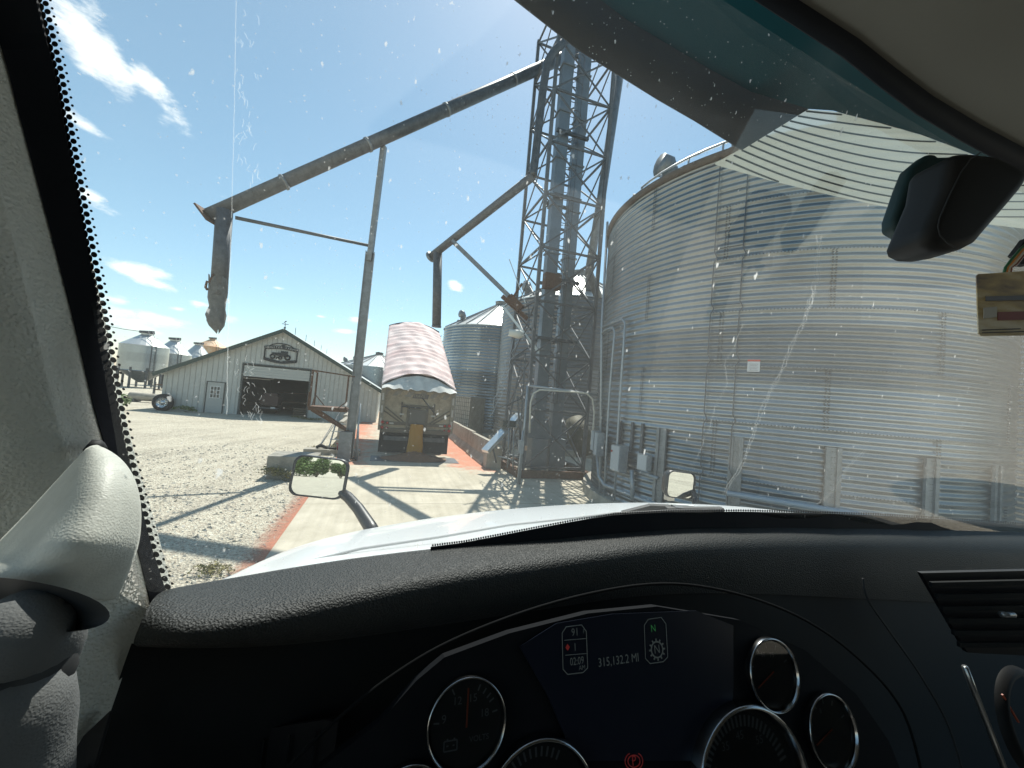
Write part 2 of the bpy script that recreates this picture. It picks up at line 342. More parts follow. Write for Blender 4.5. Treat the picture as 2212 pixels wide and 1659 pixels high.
def grain_bin(name, label, c, R, z0, z1, rise, M, group, segs=96, per=4, roof=True, vents=6, va=0., pitch_=.1016):
    t_ = thing(name, label, 'grain bin', (c[0], c[1], 0), group)
    def put(mb, nm, M_, par=t_):
        o = mb.build(nm, M_, None, fix=False)
        o.parent = par
        return o
    put(corr_wall(c, R, z0, z1, segs, per, pitch_, .012*pitch_/.1016), 'corrugated_wall', M)
    if z0 > .15:
        f = MB(); f.lathe((0,0,0), [(R+.25,0),(R+.25,z0),(0,z0)], 48, smooth=False); put(f, 'foundation', CONC)
    if roof:
        nr = 30; rf = MB(); rows = []
        for (rr, zz) in ((R+.06, z1-.06), (R+.06, z1), (R*.6, z1+rise*.41), (.45, z1+rise-.05), (.42, z1+rise+.18), (0, z1+rise+.22)):
            rows.append([V((rr*math.cos(2*math.pi*k/nr), rr*math.sin(2*math.pi*k/nr), zz)) for k in range(nr)])
        rf.grid(rows, closed=True, smooth=False); ro = put(rf, 'roof', STEELR)
        rb = MB()
        for k in range(nr):
            a = 2*math.pi*k/nr; e = V((math.cos(a), math.sin(a), 0))
            rb.bar(e*(R+.05)+Z*(z1+.03), e*.46+Z*(z1+rise-.02), .05, .07)
        o = rb.build('roof_rib', MIDST, ro)
        cap = MB(); cap.lathe((0,0,0), [(.5,z1+rise-.1),(.5,z1+rise+.25),(.55,z1+rise+.27),(.1,z1+rise+.4),(0,z1+rise+.4)], 20); cap.build('roof_cap', MIDST, ro)
        for k in range(vents):
            a = va + 2*math.pi*k/vents; rr = R*.8; zz = z1+rise*.24
            e = V((math.cos(a), math.sin(a), 0)); s_ = V((-math.sin(a), math.cos(a), 0))
            vb = MB(); vb.tube([e*rr+Z*(zz-.05), e*rr+Z*(zz+.28), e*(rr+.12)+Z*(zz+.42), e*(rr+.3)+Z*(zz+.42)], [.22,.24,.3,.3], 12)
            vb.build('roof_vent', MIDST, ro)
    return t_
BC = V((7.29, 11.36, 0)); BR = 4.64; BTOP = 8.2
big = grain_bin('grain_bin', 'huge corrugated steel grain bin filling the right side beside the truck', BC, BR, .3, BTOP, 2.5, galv('near_bin_sheet', 1, (.32,.34,.345), .88, .31, .45), 'tall grain bins with white ribbed roofs', segs=220, per=8, vents=12, va=R_(168), pitch_=.1397)
grain_bin('grain_bin', 'next corrugated bin showing as a sliver at the far right edge', (17.66, 9.39), 4.64, .3, 8.2, 2.5, galv('edge_bin_sheet', 41, (.27,.295,.31), .85, .3, .4), 'tall grain bins with white ribbed roofs', per=6, pitch_=.1397)
bA = grain_bin('grain_bin', 'striped grey grain bin with white cone roof behind the block wall', (-1.5, 33.), 4.64, .3, 8.0, 2.6, galv('far_bin_sheet', 5, (.33,.37,.39), var=.6), 'tall grain bins with white ribbed roofs', va=R_(-140), pitch_=.22)
bB = grain_bin('grain_bin', 'dark brownish grain bin standing behind the elevator tower', (3.7, 24.2), 4.64, .3, 8.25, 2.5, galv('mid_bin_sheet', 12, (.22,.225,.225), .7, .4, .4), 'tall grain bins with white ribbed roofs', va=R_(-150), pitch_=.2)
bC = grain_bin('grain_bin', 'low grey grain bin just left of the trailer, seen over the barn roof', (-18.2, 52), 5.2, .3, 5.2, 1.9, galv('low_bin_sheet', 21, (.3,.34,.35)), 'tall grain bins with white ribbed roofs', va=R_(-170), segs=64, per=2)
def hopper(az_, d, R, ze, zt, lab, M, nm='hopper_bin'):
    c = V((math.sin(R_(az_))*d, math.cos(R_(az_))*d, 0))
    t_ = thing(nm, lab, 'grain bin', c, 'small grain bins behind the barn')
    w = corr_wall(c, R, 2.2, ze, 64, 2, .15, .02).build('corrugated_wall', M, None, False); w.parent = t_
    h = MB(); h.lathe((0,0,0), [(R-.03,2.22),(.3,.7)], 32); o = h.build('hopper', MIDST, None, False); o.parent = t_
    r = MB(); r.lathe((0,0,0), [(R+.08,ze-.05),(.55,zt-.3),(.55,zt)], 24, smooth=False); ro = r.build('roof', STEELR if M is not RBIN else RBIN, None, False); ro.parent = t_
    k = MB(); k.lathe((0,0,0), [(.75,zt-.12),(.8,zt+.12),(0,zt+.2)], 16); k.bar(V((-.9,0,zt+.1)), V((.9,0,zt+.16)), .25, .25); k.build('lid', DARKST, ro)
    for i in range(10):
        a = 2*math.pi*i/10; lg = MB(); lg.bar(V((math.cos(a)*R,math.sin(a)*R,0)), V((math.cos(a)*R,math.sin(a)*R,2.6)), .18); q = lg.build('leg', DARKST, None, False); q.parent = t_
    ld = MB(); e = V((math.sin(R_(az_+160)), math.cos(R_(az_+160)), 0))
    s_ = e.cross(Z)
    for sg in (-1,1): ld.tube([e*(R+.1)+s_*(.22*sg)+Z*.5, e*(R+.1)+s_*(.22*sg)+Z*ze, e*.9+s_*(.22*sg)+Z*(zt+.2)], .035, 6)
    for i in range(20): ld.bar(e*(R+.1)-s_*.22+Z*(.8+i*.3), e*(R+.1)+s_*.22+Z*(.8+i*.3), .03)
    q = ld.build('ladder', DARKST, None, False); q.parent = t_
    return t_
RBIN = mat('rusted_sheet', (.50,.24,.10), .6, .2, col2=(.62,.5,.36), nscale=1.2)
hopper(-43.75, 70, 2.45, 5.5, 7.25, 'nearest of the small steel bins behind the barn, leftmost and largest', galv('small_bin_sheet', 31))
hopper(-41.45, 82, 2.35, 5.25, 7.6, 'middle one of three small steel bins behind the barn', galv('small_bin_sheet', 32))
hopper(-39.35, 95, 2.4, 5.3, 8.1, 'smallest steel bin behind the barn, beside the rusty roof', galv('small_bin_sheet', 33))
hopper(-38.15, 115, 3.1, 8.9, 10.9, 'old bin with an orange rusted cone roof behind the barn', RBIN)

# ---------------------------------------------------------------- barn
BL = V((-22.5, 25.0, 0)); BW = 13.2
def bp(w, z, d=0): return BL + LA*w + LB*d + Z*z
barn = thing('barn', 'grey metal sided gable barn with an open garage door', 'barn', bp(6.6,0))
EZ, PZ = 2.45, 6.0
def wall_poly(openings):
    mb = MB()
    # front wall split in vertical strips round the openings
    xs = sorted({0, BW, BW/2} | {x for o in openings for x in o[:2]})
    def top(x): return EZ + (PZ-EZ)*(1-abs(x-BW/2)/(BW/2))
    for a, b in zip(xs, xs[1:]):
        z0 = 0
        for (x0, x1, zt) in openings:
            if a >= x0-1e-6 and b <= x1+1e-6: z0 = zt
        mb.prism([bp(a,z0), bp(b,z0), bp(b,top(b)), bp(a,top(a))], LB*.12)
    return mb
GX0, GX1, GZ = 4.35, 8.45, 3.45
fr = wall_poly([(GX0, GX1, GZ)])
mb = MB(); mb.prism([bp(0,0,.12), bp(0,EZ,.12), bp(0,EZ,24), bp(0,0,24)], LA*.12); mb.prism([bp(BW-.12,0,.12), bp(BW-.12,EZ,.12), bp(BW-.12,EZ,24), bp(BW-.12,0,24)], LA*.12)
mb.prism([bp(0,0,24), bp(BW,0,24), bp(BW,EZ,24), bp(BW/2,PZ,24), bp(0,EZ,24)], LB*.12)
fr.v = fr.v; o_ = len(fr.v); fr.f += [tuple(i+o_ for i in f) for f in mb.f]; fr.v += mb.v; fr.sm += mb.sm
wall = fr.build('wall', GREYW, barn)
rb = MB(); x = .18
while x < BW:
    for zz0, zz1 in ([(0, EZ+(PZ-EZ)*(1-abs(x-BW/2)/(BW/2)))] if not (GX0-.05 < x < GX1+.05) else [(GZ+.06, EZ+(PZ-EZ)*(1-abs(x-BW/2)/(BW/2)))]):
        rb.box(bp(x,(zz0+zz1)/2,-.012), .035, .022, zz1-zz0-.12, (LA,LB,Z))
    x += .3
rb.build('siding_rib', mat('siding_rib_paint', (.38,.38,.35), .6), wall)
rf = MB()
for s in (0, 1):
    a = (bp(-.35,EZ-.19,-.45), bp(BW/2,PZ+.02,-.45)) if s == 0 else (bp(BW/2,PZ+.02,-.45), bp(BW+.35,EZ-.19,-.45))
    rf.prism([a[0]+Z*.03, a[1]+Z*.03, a[1]+Z*.14, a[0]+Z*.14], LB*25)
roof = rf.build('roof', mat('barn_roof', (.52,.53,.50), .45, .3, noise=.2, nscale=2), barn)
tr = MB()
tr.bar(bp(-.4,EZ-.21,-.47), bp(BW/2,PZ+.02,-.47), .04, .24); tr.bar(bp(BW+.4,EZ-.21,-.47), bp(BW/2,PZ+.02,-.47), .04, .24)
tr.build('gable_trim', GREENTR, roof)
for k in range(5):
    lr = MB(); lr.tube([bp(BW/2,PZ+.1,3+k*4.2), bp(BW/2,PZ+.75,3+k*4.2)], .02, 5); lr.build('lightning_rod', DARKST, roof)
wv = MB(); b_ = bp(BW/2,PZ+.12,-.2)
wv.tube([b_, b_+Z*.45], .025, 6); wv.lathe(b_+Z*.12, [(.0,-.1),(.09,0),(0,.1)], 10); wv.bar(b_+Z*.38-LA*.2, b_+Z*.38+LA*.2, .02, .04); wv.tube([b_+Z*.45-LA*.1, b_+Z*.55, b_+Z*.62+LA*.08], [.01,.045,.01], 6)
wv.build('weathervane', DARKST, roof)
# roller door header, jambs and inside
gd = MB()
for k in range(4): gd.box(bp((GX0+GX1)/2, GZ-.02-.13-k*.26*.72, .04), GX1-GX0-.04, .05, .18, (LA,LB,Z))
gd.build('rolled_door', mat('door_panel', (.45,.46,.43), .5), barn)
jb = MB(); jb.box(bp(GX0-.04, GZ/2, -.02), .09, .07, GZ, (LA,LB,Z)); jb.box(bp(GX1+.04, GZ/2, -.02), .09, .07, GZ, (LA,LB,Z)); jb.box(bp((GX0+GX1)/2, GZ+.05, -.02), GX1-GX0+.17, .07, .1, (LA,LB,Z))
jb.build('door_frame', mat('dark_frame', (.07,.075,.07), .6), barn)
# walk door with window
dx0 = 2.42
dr = MB(); dr.box(bp(dx0+.48, 1.03, -.03), .94, .05, 2.02, (LA,LB,Z)); door = dr.build('door', mat('grey_door', (.40,.41,.39), .5), barn)
df = MB(); 
for a, b in ((bp(dx0-.03,0,-.035),bp(dx0-.03,2.1,-.035)),(bp(dx0+.99,0,-.035),bp(dx0+.99,2.1,-.035)),(bp(dx0-.06,2.08,-.035),bp(dx0+1.02,2.08,-.035))): df.bar(a, b, .05, .05)
df.build('door_casing', mat('dark_frame', (.07,.075,.07)), door)
wn = MB(); wn.box(bp(dx0+.48,1.4,-.06), .56, .012, .78, (LA,LB,Z)); win = wn.build('window', mat('dark_glass', (.05,.06,.06), .1), door)
mu = MB()
for i in range(4): mu.box(bp(dx0+.48-.27+i*.18,1.4,-.072), .03, .012, .8, (LA,LB,Z))
for i in range(4): mu.box(bp(dx0+.48,1.02+i*.253,-.072), .57, .014, .03, (LA,LB,Z))
mu.build('muntin', WHITE, door)
hd = MB(); hd.lathe(bp(dx0+.86,1.0,-.07), [(0,-.03),(.03,0),(0,.03)], 8); hd.build('handle', DARKST, door)
# things in the dark of the barn: pallet racks and a red machine
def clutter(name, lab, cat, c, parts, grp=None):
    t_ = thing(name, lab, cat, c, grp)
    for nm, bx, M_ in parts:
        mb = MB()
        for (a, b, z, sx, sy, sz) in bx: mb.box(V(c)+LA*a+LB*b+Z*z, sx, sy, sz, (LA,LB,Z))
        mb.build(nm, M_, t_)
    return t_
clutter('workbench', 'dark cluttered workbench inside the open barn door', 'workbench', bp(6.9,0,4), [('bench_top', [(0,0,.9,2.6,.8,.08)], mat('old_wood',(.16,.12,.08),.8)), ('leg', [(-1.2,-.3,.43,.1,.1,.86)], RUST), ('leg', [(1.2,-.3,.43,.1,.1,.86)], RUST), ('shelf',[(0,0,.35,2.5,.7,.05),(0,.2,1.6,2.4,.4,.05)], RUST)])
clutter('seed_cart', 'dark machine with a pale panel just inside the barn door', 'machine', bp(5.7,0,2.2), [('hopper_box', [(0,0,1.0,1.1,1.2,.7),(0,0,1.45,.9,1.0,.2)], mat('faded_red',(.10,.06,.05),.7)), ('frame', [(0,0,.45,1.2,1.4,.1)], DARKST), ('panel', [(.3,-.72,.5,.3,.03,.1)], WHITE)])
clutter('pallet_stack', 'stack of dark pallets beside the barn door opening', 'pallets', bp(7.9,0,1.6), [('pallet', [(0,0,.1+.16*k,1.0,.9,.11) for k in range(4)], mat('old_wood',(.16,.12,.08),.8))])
# farm sign
sg = thing('farm_sign', 'black metal farm sign with a tractor cut-out over the barn door', 'sign', bp(BW/2-.1,4.55,-.06))
sc_ = bp(BW/2-.1, 4.5, -.05); SB = mat('sign_black', (.015,.017,.02), .5)
ol = []
for k in range(25):
    a = math.pi*k/24; ol.append((math.cos(a)*.95, .22+math.sin(a)*.52))
ringo = [(.95,.22),] ; 
def sp_(x, z, d=0): return sc_ + LA*x + Z*z - LB*d
fb = MB()
pts = [(-1.02,-.62),(-1.02,.18)]; fb.bar(sp_(-1.0,-.55), sp_(-1.0,.25), .07, .05); fb.bar(sp_(1.0,-.55), sp_(1.0,.25), .07, .05)
arc = [sp_(math.cos(math.pi*k/16)*.82, .2+math.sin(math.pi*k/16)*.42) for k in range(17)]
fb.tube(arc, .03, 6); arc2 = [(x, -.52-.16*math.cos(x/1.0*math.pi/2)) for x in [i/8-1 for i in range(17)]]
for a, b in zip(arc2, arc2[1:]): fb.bar(sp_(a[0],a[1]), sp_(b[0],b[1]), .04, .2)
fb.build('frame', SB, sg)
bn = MB(); bx = [(x, .24+.10*math.cos(x*math.pi/2)) for x in [i/8*1.05-1.05 for i in range(17)]]
for a, b in zip(bx, bx[1:]): bn.bar(sp_(a[0],a[1]), sp_(b[0],b[1]), .035, .24)
bnn = bn.build('banner', SB, sg)
LET = "MUNSTER FARMS"
lt = MB()
for i, ch in enumerate(LET):
    if ch == ' ': continue
    x = -0.9 + 1.8*i/(len(LET)-1); tb = text(ch, .19, sp_(x, .235+.10*math.cos(x*math.pi/2)), LA, Z, .02)
    tb.v = [tuple(V(v)-LB*.03) for v in tb.v]; tb.build('letter', mat('sign_letter', (.5,.5,.47), .6), bnn)
tb = text("EST.", .12, sp_(.1,-.62), LA, Z, .02); tb.v = [tuple(V(v)-LB*.05) for v in tb.v]; tb.build('lettering', mat('sign_letter', (.5,.5,.47), .6), bnn)
tk = MB(); yax = (LA, Z, LB)
for cx_, cz_, rr in ((.42,-.32,.2),(-.02,-.38,.13),(-.5,-.32,.18),(-.18,-.42,.1)):
    tk.lathe(sp_(cx_,cz_), [(rr*.45,-.02),(rr,-.02),(rr,.02),(rr*.45,.02),(rr*.45,-.02)], 20, (LA, Z, LB))
tk.prism([sp_(-.55,-.2), sp_(-.55,-.05), sp_(0,-.02), sp_(0,-.28)], -LB*.03); tk.prism([sp_(0,-.28), sp_(0,.1), sp_(.4,.1), sp_(.45,-.28)], -LB*.02)
for i in range(5): tk.bar(sp_(-.15+i*.14,.12), sp_(-.12+i*.13,-.2), .02)
tk.build('tractor', SB, sg)
lf = MB(); lf.prism([sp_(-.12,.42), sp_(.02,.55), sp_(.28,.56), sp_(.12,.44)], -LB*.02); lf.build('leaf', SB, sg)

# spare truck wheel leaning on the barn and shrubs
def tyre(c, R, w, ax, tname='tyre_wheel', lab='', cat='wheel', parent=None, group=None, rimM=None):
    root = parent or thing(tname, lab, cat, c, group)
    a = MB(); a.lathe(c, [(R*.56,-w/2),(R*.86,-w/2),(R,-w*.32),(R,w*.32),(R*.86,w/2),(R*.56,w/2)], 40, ax)
    ty = a.build('tyre', BLACK, root)
    r_ = MB(); r_.lathe(c, [(R*.57,-w/2-.01),(R*.5,-w*.4),(R*.42,-w*.25),(R*.2,-w*.2),(R*.2,-w*.45),(0,-w*.45)], 32, ax)
    ro = r_.build('rim', rimM or mat('polished_rim', (.7,.7,.7), .25, .9), ty if parent else root)
    h = MB()
    for k in range(10):
        an = 2*math.pi*k/10; h = MB(); h.lathe(V(c)+ax[0]*(math.cos(an)*R*.32)+ax[1]*(math.sin(an)*R*.32)-ax[2]*(w*.24), [(0,-.01),(R*.055,-.01),(R*.055,.01),(0,.01)], 10, ax)
        if not parent: h.build('hand_hole', BLACK, ro)
    return root
wc = bp(.35,.52,-.5)
tyre(wc, .55, .3, (LA, Z, LB), 'spare_wheel', 'black truck tyre with bright alloy rim leaning at the barn corner', 'wheel')
def shrub(name, lab, c, rx, ry, rz, n, M_, seed, cat='shrub', leaf=.06, group=None, stems=5):
    rnd = random.Random(seed); t_ = thing(name, lab, cat, c, group)
    st = MB(); mb = MB()
    lobes = [(V((rnd.uniform(-.6,.6)*rx, rnd.uniform(-.6,.6)*ry, rnd.uniform(.35,.8)*rz)), rnd.uniform(.3,.55)) for _ in range(7)]
    for k in range(stems):
        l = lobes[k % 7][0]; st.tube([V(c)+V((l.x*.1,l.y*.1,0)), V(c)+l*.5, V(c)+l], [.02*rz,.014*rz,.006*rz], 5)
    for i in range(n):
        l, s = lobes[rnd.randrange(7)]
        d = V((rnd.gauss(0,1), rnd.gauss(0,1), rnd.gauss(0,1))).normalized()*(rnd.random()**.4)*s
        p_ = V(c)+l+V((d.x*rx, d.y*ry, d.z*rz*.8))
        if p_.z < .02: p_.z = .02+rnd.random()*.1
        u = V((rnd.gauss(0,1), rnd.gauss(0,1), rnd.gauss(0,.6))).normalized(); w_ = u.cross(V((rnd.gauss(0,1),rnd.gauss(0,1),rnd.gauss(0,1)))).normalized()
        s_ = leaf*rnd.uniform(.6,1.3)
        mb.add([p_-u*s_, p_+w_*s_*.45, p_+u*s_, p_-w_*s_*.45], [(0,1,2,3)])
    mb.build('foliage', M_, t_, fix=False); st.build('stem', mat('stem', (.12,.1,.06), .9), t_)
    return t_
LEAF = mat('leaf_green', (.075,.13,.03), .6, col2=(.14,.2,.06), nscale=3)
DRY = mat('dry_weed', (.30,.24,.11), .9, col2=(.13,.14,.05), nscale=6)
shrub('weed_clump', 'green weeds growing beside the spare truck wheel at the barn corner', bp(-1.6,0,-1.0), 1.5, .9, .9, 1500, LEAF, 1, 'weeds', .09)
shrub('weed_clump', 'low weeds between the green clump and the barn wall', bp(1.5,0,-.5), .8, .35, .4, 400, LEAF, 2, 'weeds', .06)
# shed clutter beneath the left bins
for k, (w_, d_, sx, sz, lab) in enumerate([(-5.0, 10, 3.2, 1.5, 'dark machine shed wall under the leftmost bins'), (-2.0, 6, 1.4, 2.3, 'narrow dark equipment rack beside the barn corner')]):
    t_ = thing('equipment_rack', lab, 'rack', bp(w_,0,d_))
    for i in range(3):
        q = MB(); q.bar(bp(w_+i*sx/2,0,d_), bp(w_+i*sx/2,sz,d_), .12); q.build('post', DARKST, t_)
    q = MB()
    for i in range(3): q.bar(bp(w_,.4+i*sz*.3,d_), bp(w_+sx,.4+i*sz*.3,d_), .08)
    q.build('rail', RUST, t_)
t_ = thing('low_tank', 'small pale tan tank lying behind the weeds left of the barn', 'tank', bp(-3,.5,6))
q = MB(); q.tube([bp(-4.6,.4,6), bp(-2.4,.4,6)], .3, 16); q.build('tank_shell', CONC, t_)
for i in (0, 1):
    q = MB(); q.box(bp(-4.2+2.2*i,.1,6), .2, .9, .2, (LA,LB,Z)); q.build('cradle', DARKST, t_)
q = MB(); pA = A(225,703,70); pB = A(312,717,70); q.tube([A(60,672,70), pA, (pA+pB)/2-Z*.1, pB], .05, 5)
tag(q.build('overhead_cable', DARKST), 'thin cable running to the top of the leftmost bin', 'cable')

# ---------------------------------------------------------------- spout support post, platform, long spout
PX, PY = -5.56, 13.77
def segtube(mb, pts, r, n=14): return mb.tube(pts, r, n)
post = thing('spout_post', 'tall grey steel post holding up the long spout, rusty platform on its side', 'post', (PX, PY, 0))
def ibeam(mb, p, q, w, d, tf=.02, side=LA, front=LB):
    p = V(p); q = V(q); ax = (q-p); ln = ax.length; ax.normalize(); c = (p+q)/2
    mb.box(c - side*(w/2), tf, d, ln, (side, front, ax)); mb.box(c + side*(w/2), tf, d, ln, (side, front, ax)); mb.box(c, w-tf, tf, ln, (side, front, ax)); return mb
P0 = V((PX, PY, 0)); P1 = A(829, 316, 13.0)
mid = A(800, 545, 13.45)
q = MB(); ibeam(q, P0, mid, .28, .26); q.build('post_lower', MIDST, post)
q = MB(); q.bar(mid-Z*.3, P1, .17, .17); q.build('post_upper', MIDST, post)
q = MB(); q.box(P0+Z*.02, .6, .6, .04, (LA,LB,Z)); q.build('base_plate', RUST, post)
q = MB(); q.tube([V((PX+.28,PY-.1,.0)), V((PX+.28,PY-.1,2.0))], .03, 8); q.tube([V((PX+.36,PY-.1,.0)), V((PX+.3,PY-.1,1.2))], .025, 8); q.build('side_pipe', PIPE, post)
# platform
pc = V((PX-.75, PY-.2, 1.78))
pl = MB(); pl.box(pc, 1.15, .95, .05, (LA,LB,Z)); plo = pl.build('platform', RUST, post)
fr_ = MB()
for s in (-1, 1): fr_.bar(pc+LA*-.57+LB*.47*s-Z*.06, pc+LA*.62+LB*.47*s-Z*.06, .06, .1)
for s in (-1, 1): fr_.bar(pc+LA*.57*s+LB*-.47-Z*.06, pc+LA*.57*s+LB*.47-Z*.06, .06, .1)
for s in (-1, 1): fr_.bar(pc+LA*-.5+LB*.4*s-Z*.1, P0+LB*.12*s+Z*.95, .07, .09)
fr_.build('bracket', RUST, plo)
rl = MB(); c4 = [pc+LA*a*.56+LB*b*.46 for a, b in ((-1,-1),(-1,1),(1,-1))]
rl.bar(c4[0], c4[0]+Z*1.25, .045); rl.bar(c4[1], c4[1]+Z*1.2, .045); rl.bar(c4[2], c4[2]+Z*1.15, .045)
rl.bar(c4[0]+Z*1.23, c4[2]+Z*1.14+LA*.2, .045); rl.bar(c4[0]+Z*1.23, c4[1]+Z*1.19, .04)
rl.bar(c4[1]+Z*.4, c4[1]+LA*.35, .03); rl.bar(c4[1]+Z*.4, c4[1]-LA*.02+LB*-.3, .03); rl.bar(c4[2]+Z*.25, c4[2]-LA*.25, .035); rl.bar(c4[0]+Z*.5-LA*.04,c4[0]-LA*.04,.04)
rl.build('railing', RUST, plo)
# long spout
la = A(470,458,11.1); lb = A(828,313,12.9); lc = A(1235,116,15.8)
dirL = (la-lb).normalized()
sp1 = thing('grain_spout', 'long dark grain spout sloping down from the tower to the left', 'grain spout', la)
q = MB(); q.tube([lc-dirL*.3, la+dirL*.25], [.23,.195], 20); tb_ = q.build('pipe', DARKST, sp1)
q = MB()
for tt in (0, .22, .44, .66, .86): c = lc.lerp(la, tt); q.tube([c, c+dirL*.08], .235, 20)
q.build('flange', MIDST, tb_)
e0 = la+dirL*.25; q = MB(); s_ = V((0,1,0)); nrm = dirL.cross(s_)
q.prism([e0-s_*.28+nrm*-.32, e0+s_*.28+nrm*-.32, e0+s_*.28+nrm*.32, e0-s_*.28+nrm*.32], dirL*.05); q.build('end_plate', RUST, sp1)
d0 = A(485,455,11.1); d1 = A(472,640,11.1); q = MB(); q.tube([d0, d1], .21, 18); q.build('downspout', DARKST, sp1)
# torn flexible sock
rows = []
prof = [(472,600,.275,0),(471,630,.27,4),(470,650,.25,-4),(471,668,.22,-2),(468,685,.28,-6),(466,700,.24,0),(470,716,.03,2)]
for (x, y, r, off) in prof:
    c = A(x+off*.4, y, 11.1); rows.append([c+V((math.cos(2*math.pi*k/14)*r*.87*(1+.16*math.sin(k*2.3+y)), math.sin(2*math.pi*k/14)*r*.8, .08*math.sin(k*1.7))) for k in range(14)])
q = MB(); q.grid(rows, closed=True); q.build('flexible_sock', mat('sock_rubber', (.16,.16,.15), .85, noise=.5, nscale=5), sp1)
q = MB(); q.tube([A(462,592,10.9), A(452,610,10.9), A(447,608,10.9), A(444,620,10.9), A(448,626,10.9)], .035, 6); q.build('strap', RUST, sp1)
q = MB(); q.tube([A(508,470,11.2), A(795,530,13.4)], .055, 8); tag(q.build('stay_rod', DARKST), 'thin steel rod between the left downspout and the tall post', 'stay rod')
# guy cable by the post
q = MB(); q.tube([G(668,1000), G(738,905)+Z*.9], .022, 6); tag(q.build('guy_cable', DARKST), 'thin cable slanting from the gravel up toward the tall post', 'cable')

# short spout
ja = A(943,545,16); jt = A(943,704,16); jb_ = A(1152,380,13.2)
sp2 = thing('grain_spout', 'shorter grain spout ending above the red tarped trailer', 'grain spout', ja)
dS = (ja-jb_).normalized()
q = MB(); q.tube([jb_, ja+dS*.35], .155, 18); q.build('pipe', DARKST, sp2)
q = MB(); q.tube([ja+V((.05,0,.05)), jt], .185, 18); q.tube([jt, jt-Z*.05], .2, 18); q.build('downspout', DARKST, sp2)
q = MB(); q.tube([ja+dS*.33, ja+dS*.4], .24, 18); q.build('end_cap', MIDST, sp2)
q = MB(); kp = jb_.lerp(ja, .8)
s1 = A(1100,640,14.6)
for s in (-.14, .14): q.bar(kp+V((0,s,-.1)), s1+V((0,s,0)), .09, .12)
tag(q.build('spout_strut', MIDST), 'pair of parallel steel struts holding up the short spout', 'strut')
q = MB(); q.box(A(1112,655,14.5), .7, .35, .3, ((s1-kp).normalized(), V((0,1,0)), (s1-kp).normalized().cross(V((0,1,0)))))
q.bar(A(1085,640,14.5), A(1140,690,14.4), .12, .16); q.bar(A(1110,640,14.4), A(1122,612,14.4)+V((.1,0,0)), .08)
tag(q.build('strut_bracket', RUST), 'rusty bracket joining the struts to the elevator tower', 'bracket')

# ---------------------------------------------------------------- elevator tower
TO = V((.6, 13.2, 0)); TW = 2.3; TH = 17.5
tower = thing('elevator_tower', 'tall lattice steel tower around the grain elevator trunks', 'tower', TO)
def tp(a, b, z): return TO + LA*a + LB*b + Z*z
corners = [(0,0),(TW,0),(TW,TW),(0,TW)]
for a, b in corners:
    q = MB(); q.bar(tp(a,b,0), tp(a,b,TH), .11, .11, up=LB); q.build('leg', TOWST, tower)
br = MB(); hz = MB(); lv = [0.35, 2.2] + [2.2+1.85*k for k in range(1, 9)]
lv = [.35, 2.3, 4.2, 6.1, 8.0, 9.9, 11.8, 13.7, 15.6, 17.4]
for i in range(4):
    (a0_, b0_), (a1_, b1_) = corners[i], corners[(i+1)%4]
    for k, z in enumerate(lv):
        hz.bar(tp(a0_,b0_,z), tp(a1_,b1_,z), .06, .07)
        if k+1 < len(lv):
            z2 = lv[k+1]
            br.bar(tp(a0_,b0_,z), tp(a1_,b1_,z2), .035, .055)
            br.bar(tp(a1_,b1_,z), tp(a0_,b0_,z2), .035, .055)
hz.build('horizontal_member', TOWST, tower); br.build('diagonal_brace', TOWST, tower)
TR = mat('trunk_steel', (.24,.275,.30), .42, .6, noise=.3, nscale=1.5)
for nm, a, b in (('trunk', .72, .75), ('trunk', 1.5, .9)):
    q = MB(); q.box(tp(a,b,TH/2), .42, .34, TH, (LA,LB,Z)); o = q.build(nm, TR, tower)
    f = MB()
    for k in range(10): f.box(tp(a,b,.9+k*1.8), .5, .42, .06, (LA,LB,Z))
    f.build('trunk_flange', MIDST, o)
for (z, a0_, a1_) in ((7.1,.4,1.8),(10.2,.5,1.6),(4.9,.3,1.9),(12.6,.4,1.7)):
    q = MB(); q.box(tp((a0_+a1_)/2,.45,z), a1_-a0_, .12, .1, (LA,LB,Z)); q.box(tp((a0_+a1_)/2,1.2,z+.02), a1_-a0_, .12, .1, (LA,LB,Z)); q.build('trunk_clamp', DARKST, tower)
q = MB(); q.box(tp(.72,.5,7.0), .62, .3, .55, (LA,LB,Z)); q.build('inspection_box', RUST, tower)
# caged ladder
ld = MB(); la0, lb0 = 1.15, 1.0
for s in (-.2, .2): ld.tube([tp(la0+s,lb0,.3), tp(la0+s,lb0,TH)], .02, 6)
for k in range(int((TH-.5)/.3)): ld.bar(tp(la0-.2,lb0,.5+k*.3), tp(la0+.2,lb0,.5+k*.3), .02)
lo = ld.build('ladder', TOWST, tower)
cg = MB()
for k in range(13):
    z = 2.6+k*1.1; pts = [tp(la0+.36*math.cos(a), lb0+.05-.55*math.sin(a), z) for a in [math.pi*i/8 for i in range(9)]]; cg.tube(pts, .014, 4, smooth=False)
for i in range(5):
    a = math.pi*(i+.5)/5; cg.tube([tp(la0+.36*math.cos(a), lb0+.05-.55*math.sin(a), 2.6), tp(la0+.36*math.cos(a), lb0+.05-.55*math.sin(a), TH-1)], .012, 4)
cg.build('ladder_cage', TOWST, lo)
# second ladder right
q = MB()
for s in (-.16,.16): q.tube([tp(1.95+s,1.6,3), tp(1.95+s,1.6,TH)], .018, 6)
for k in range(45): q.bar(tp(1.79,1.6,3.2+k*.3), tp(2.11,1.6,3.2+k*.3), .018)
q.build('rear_ladder', MIDST, tower)
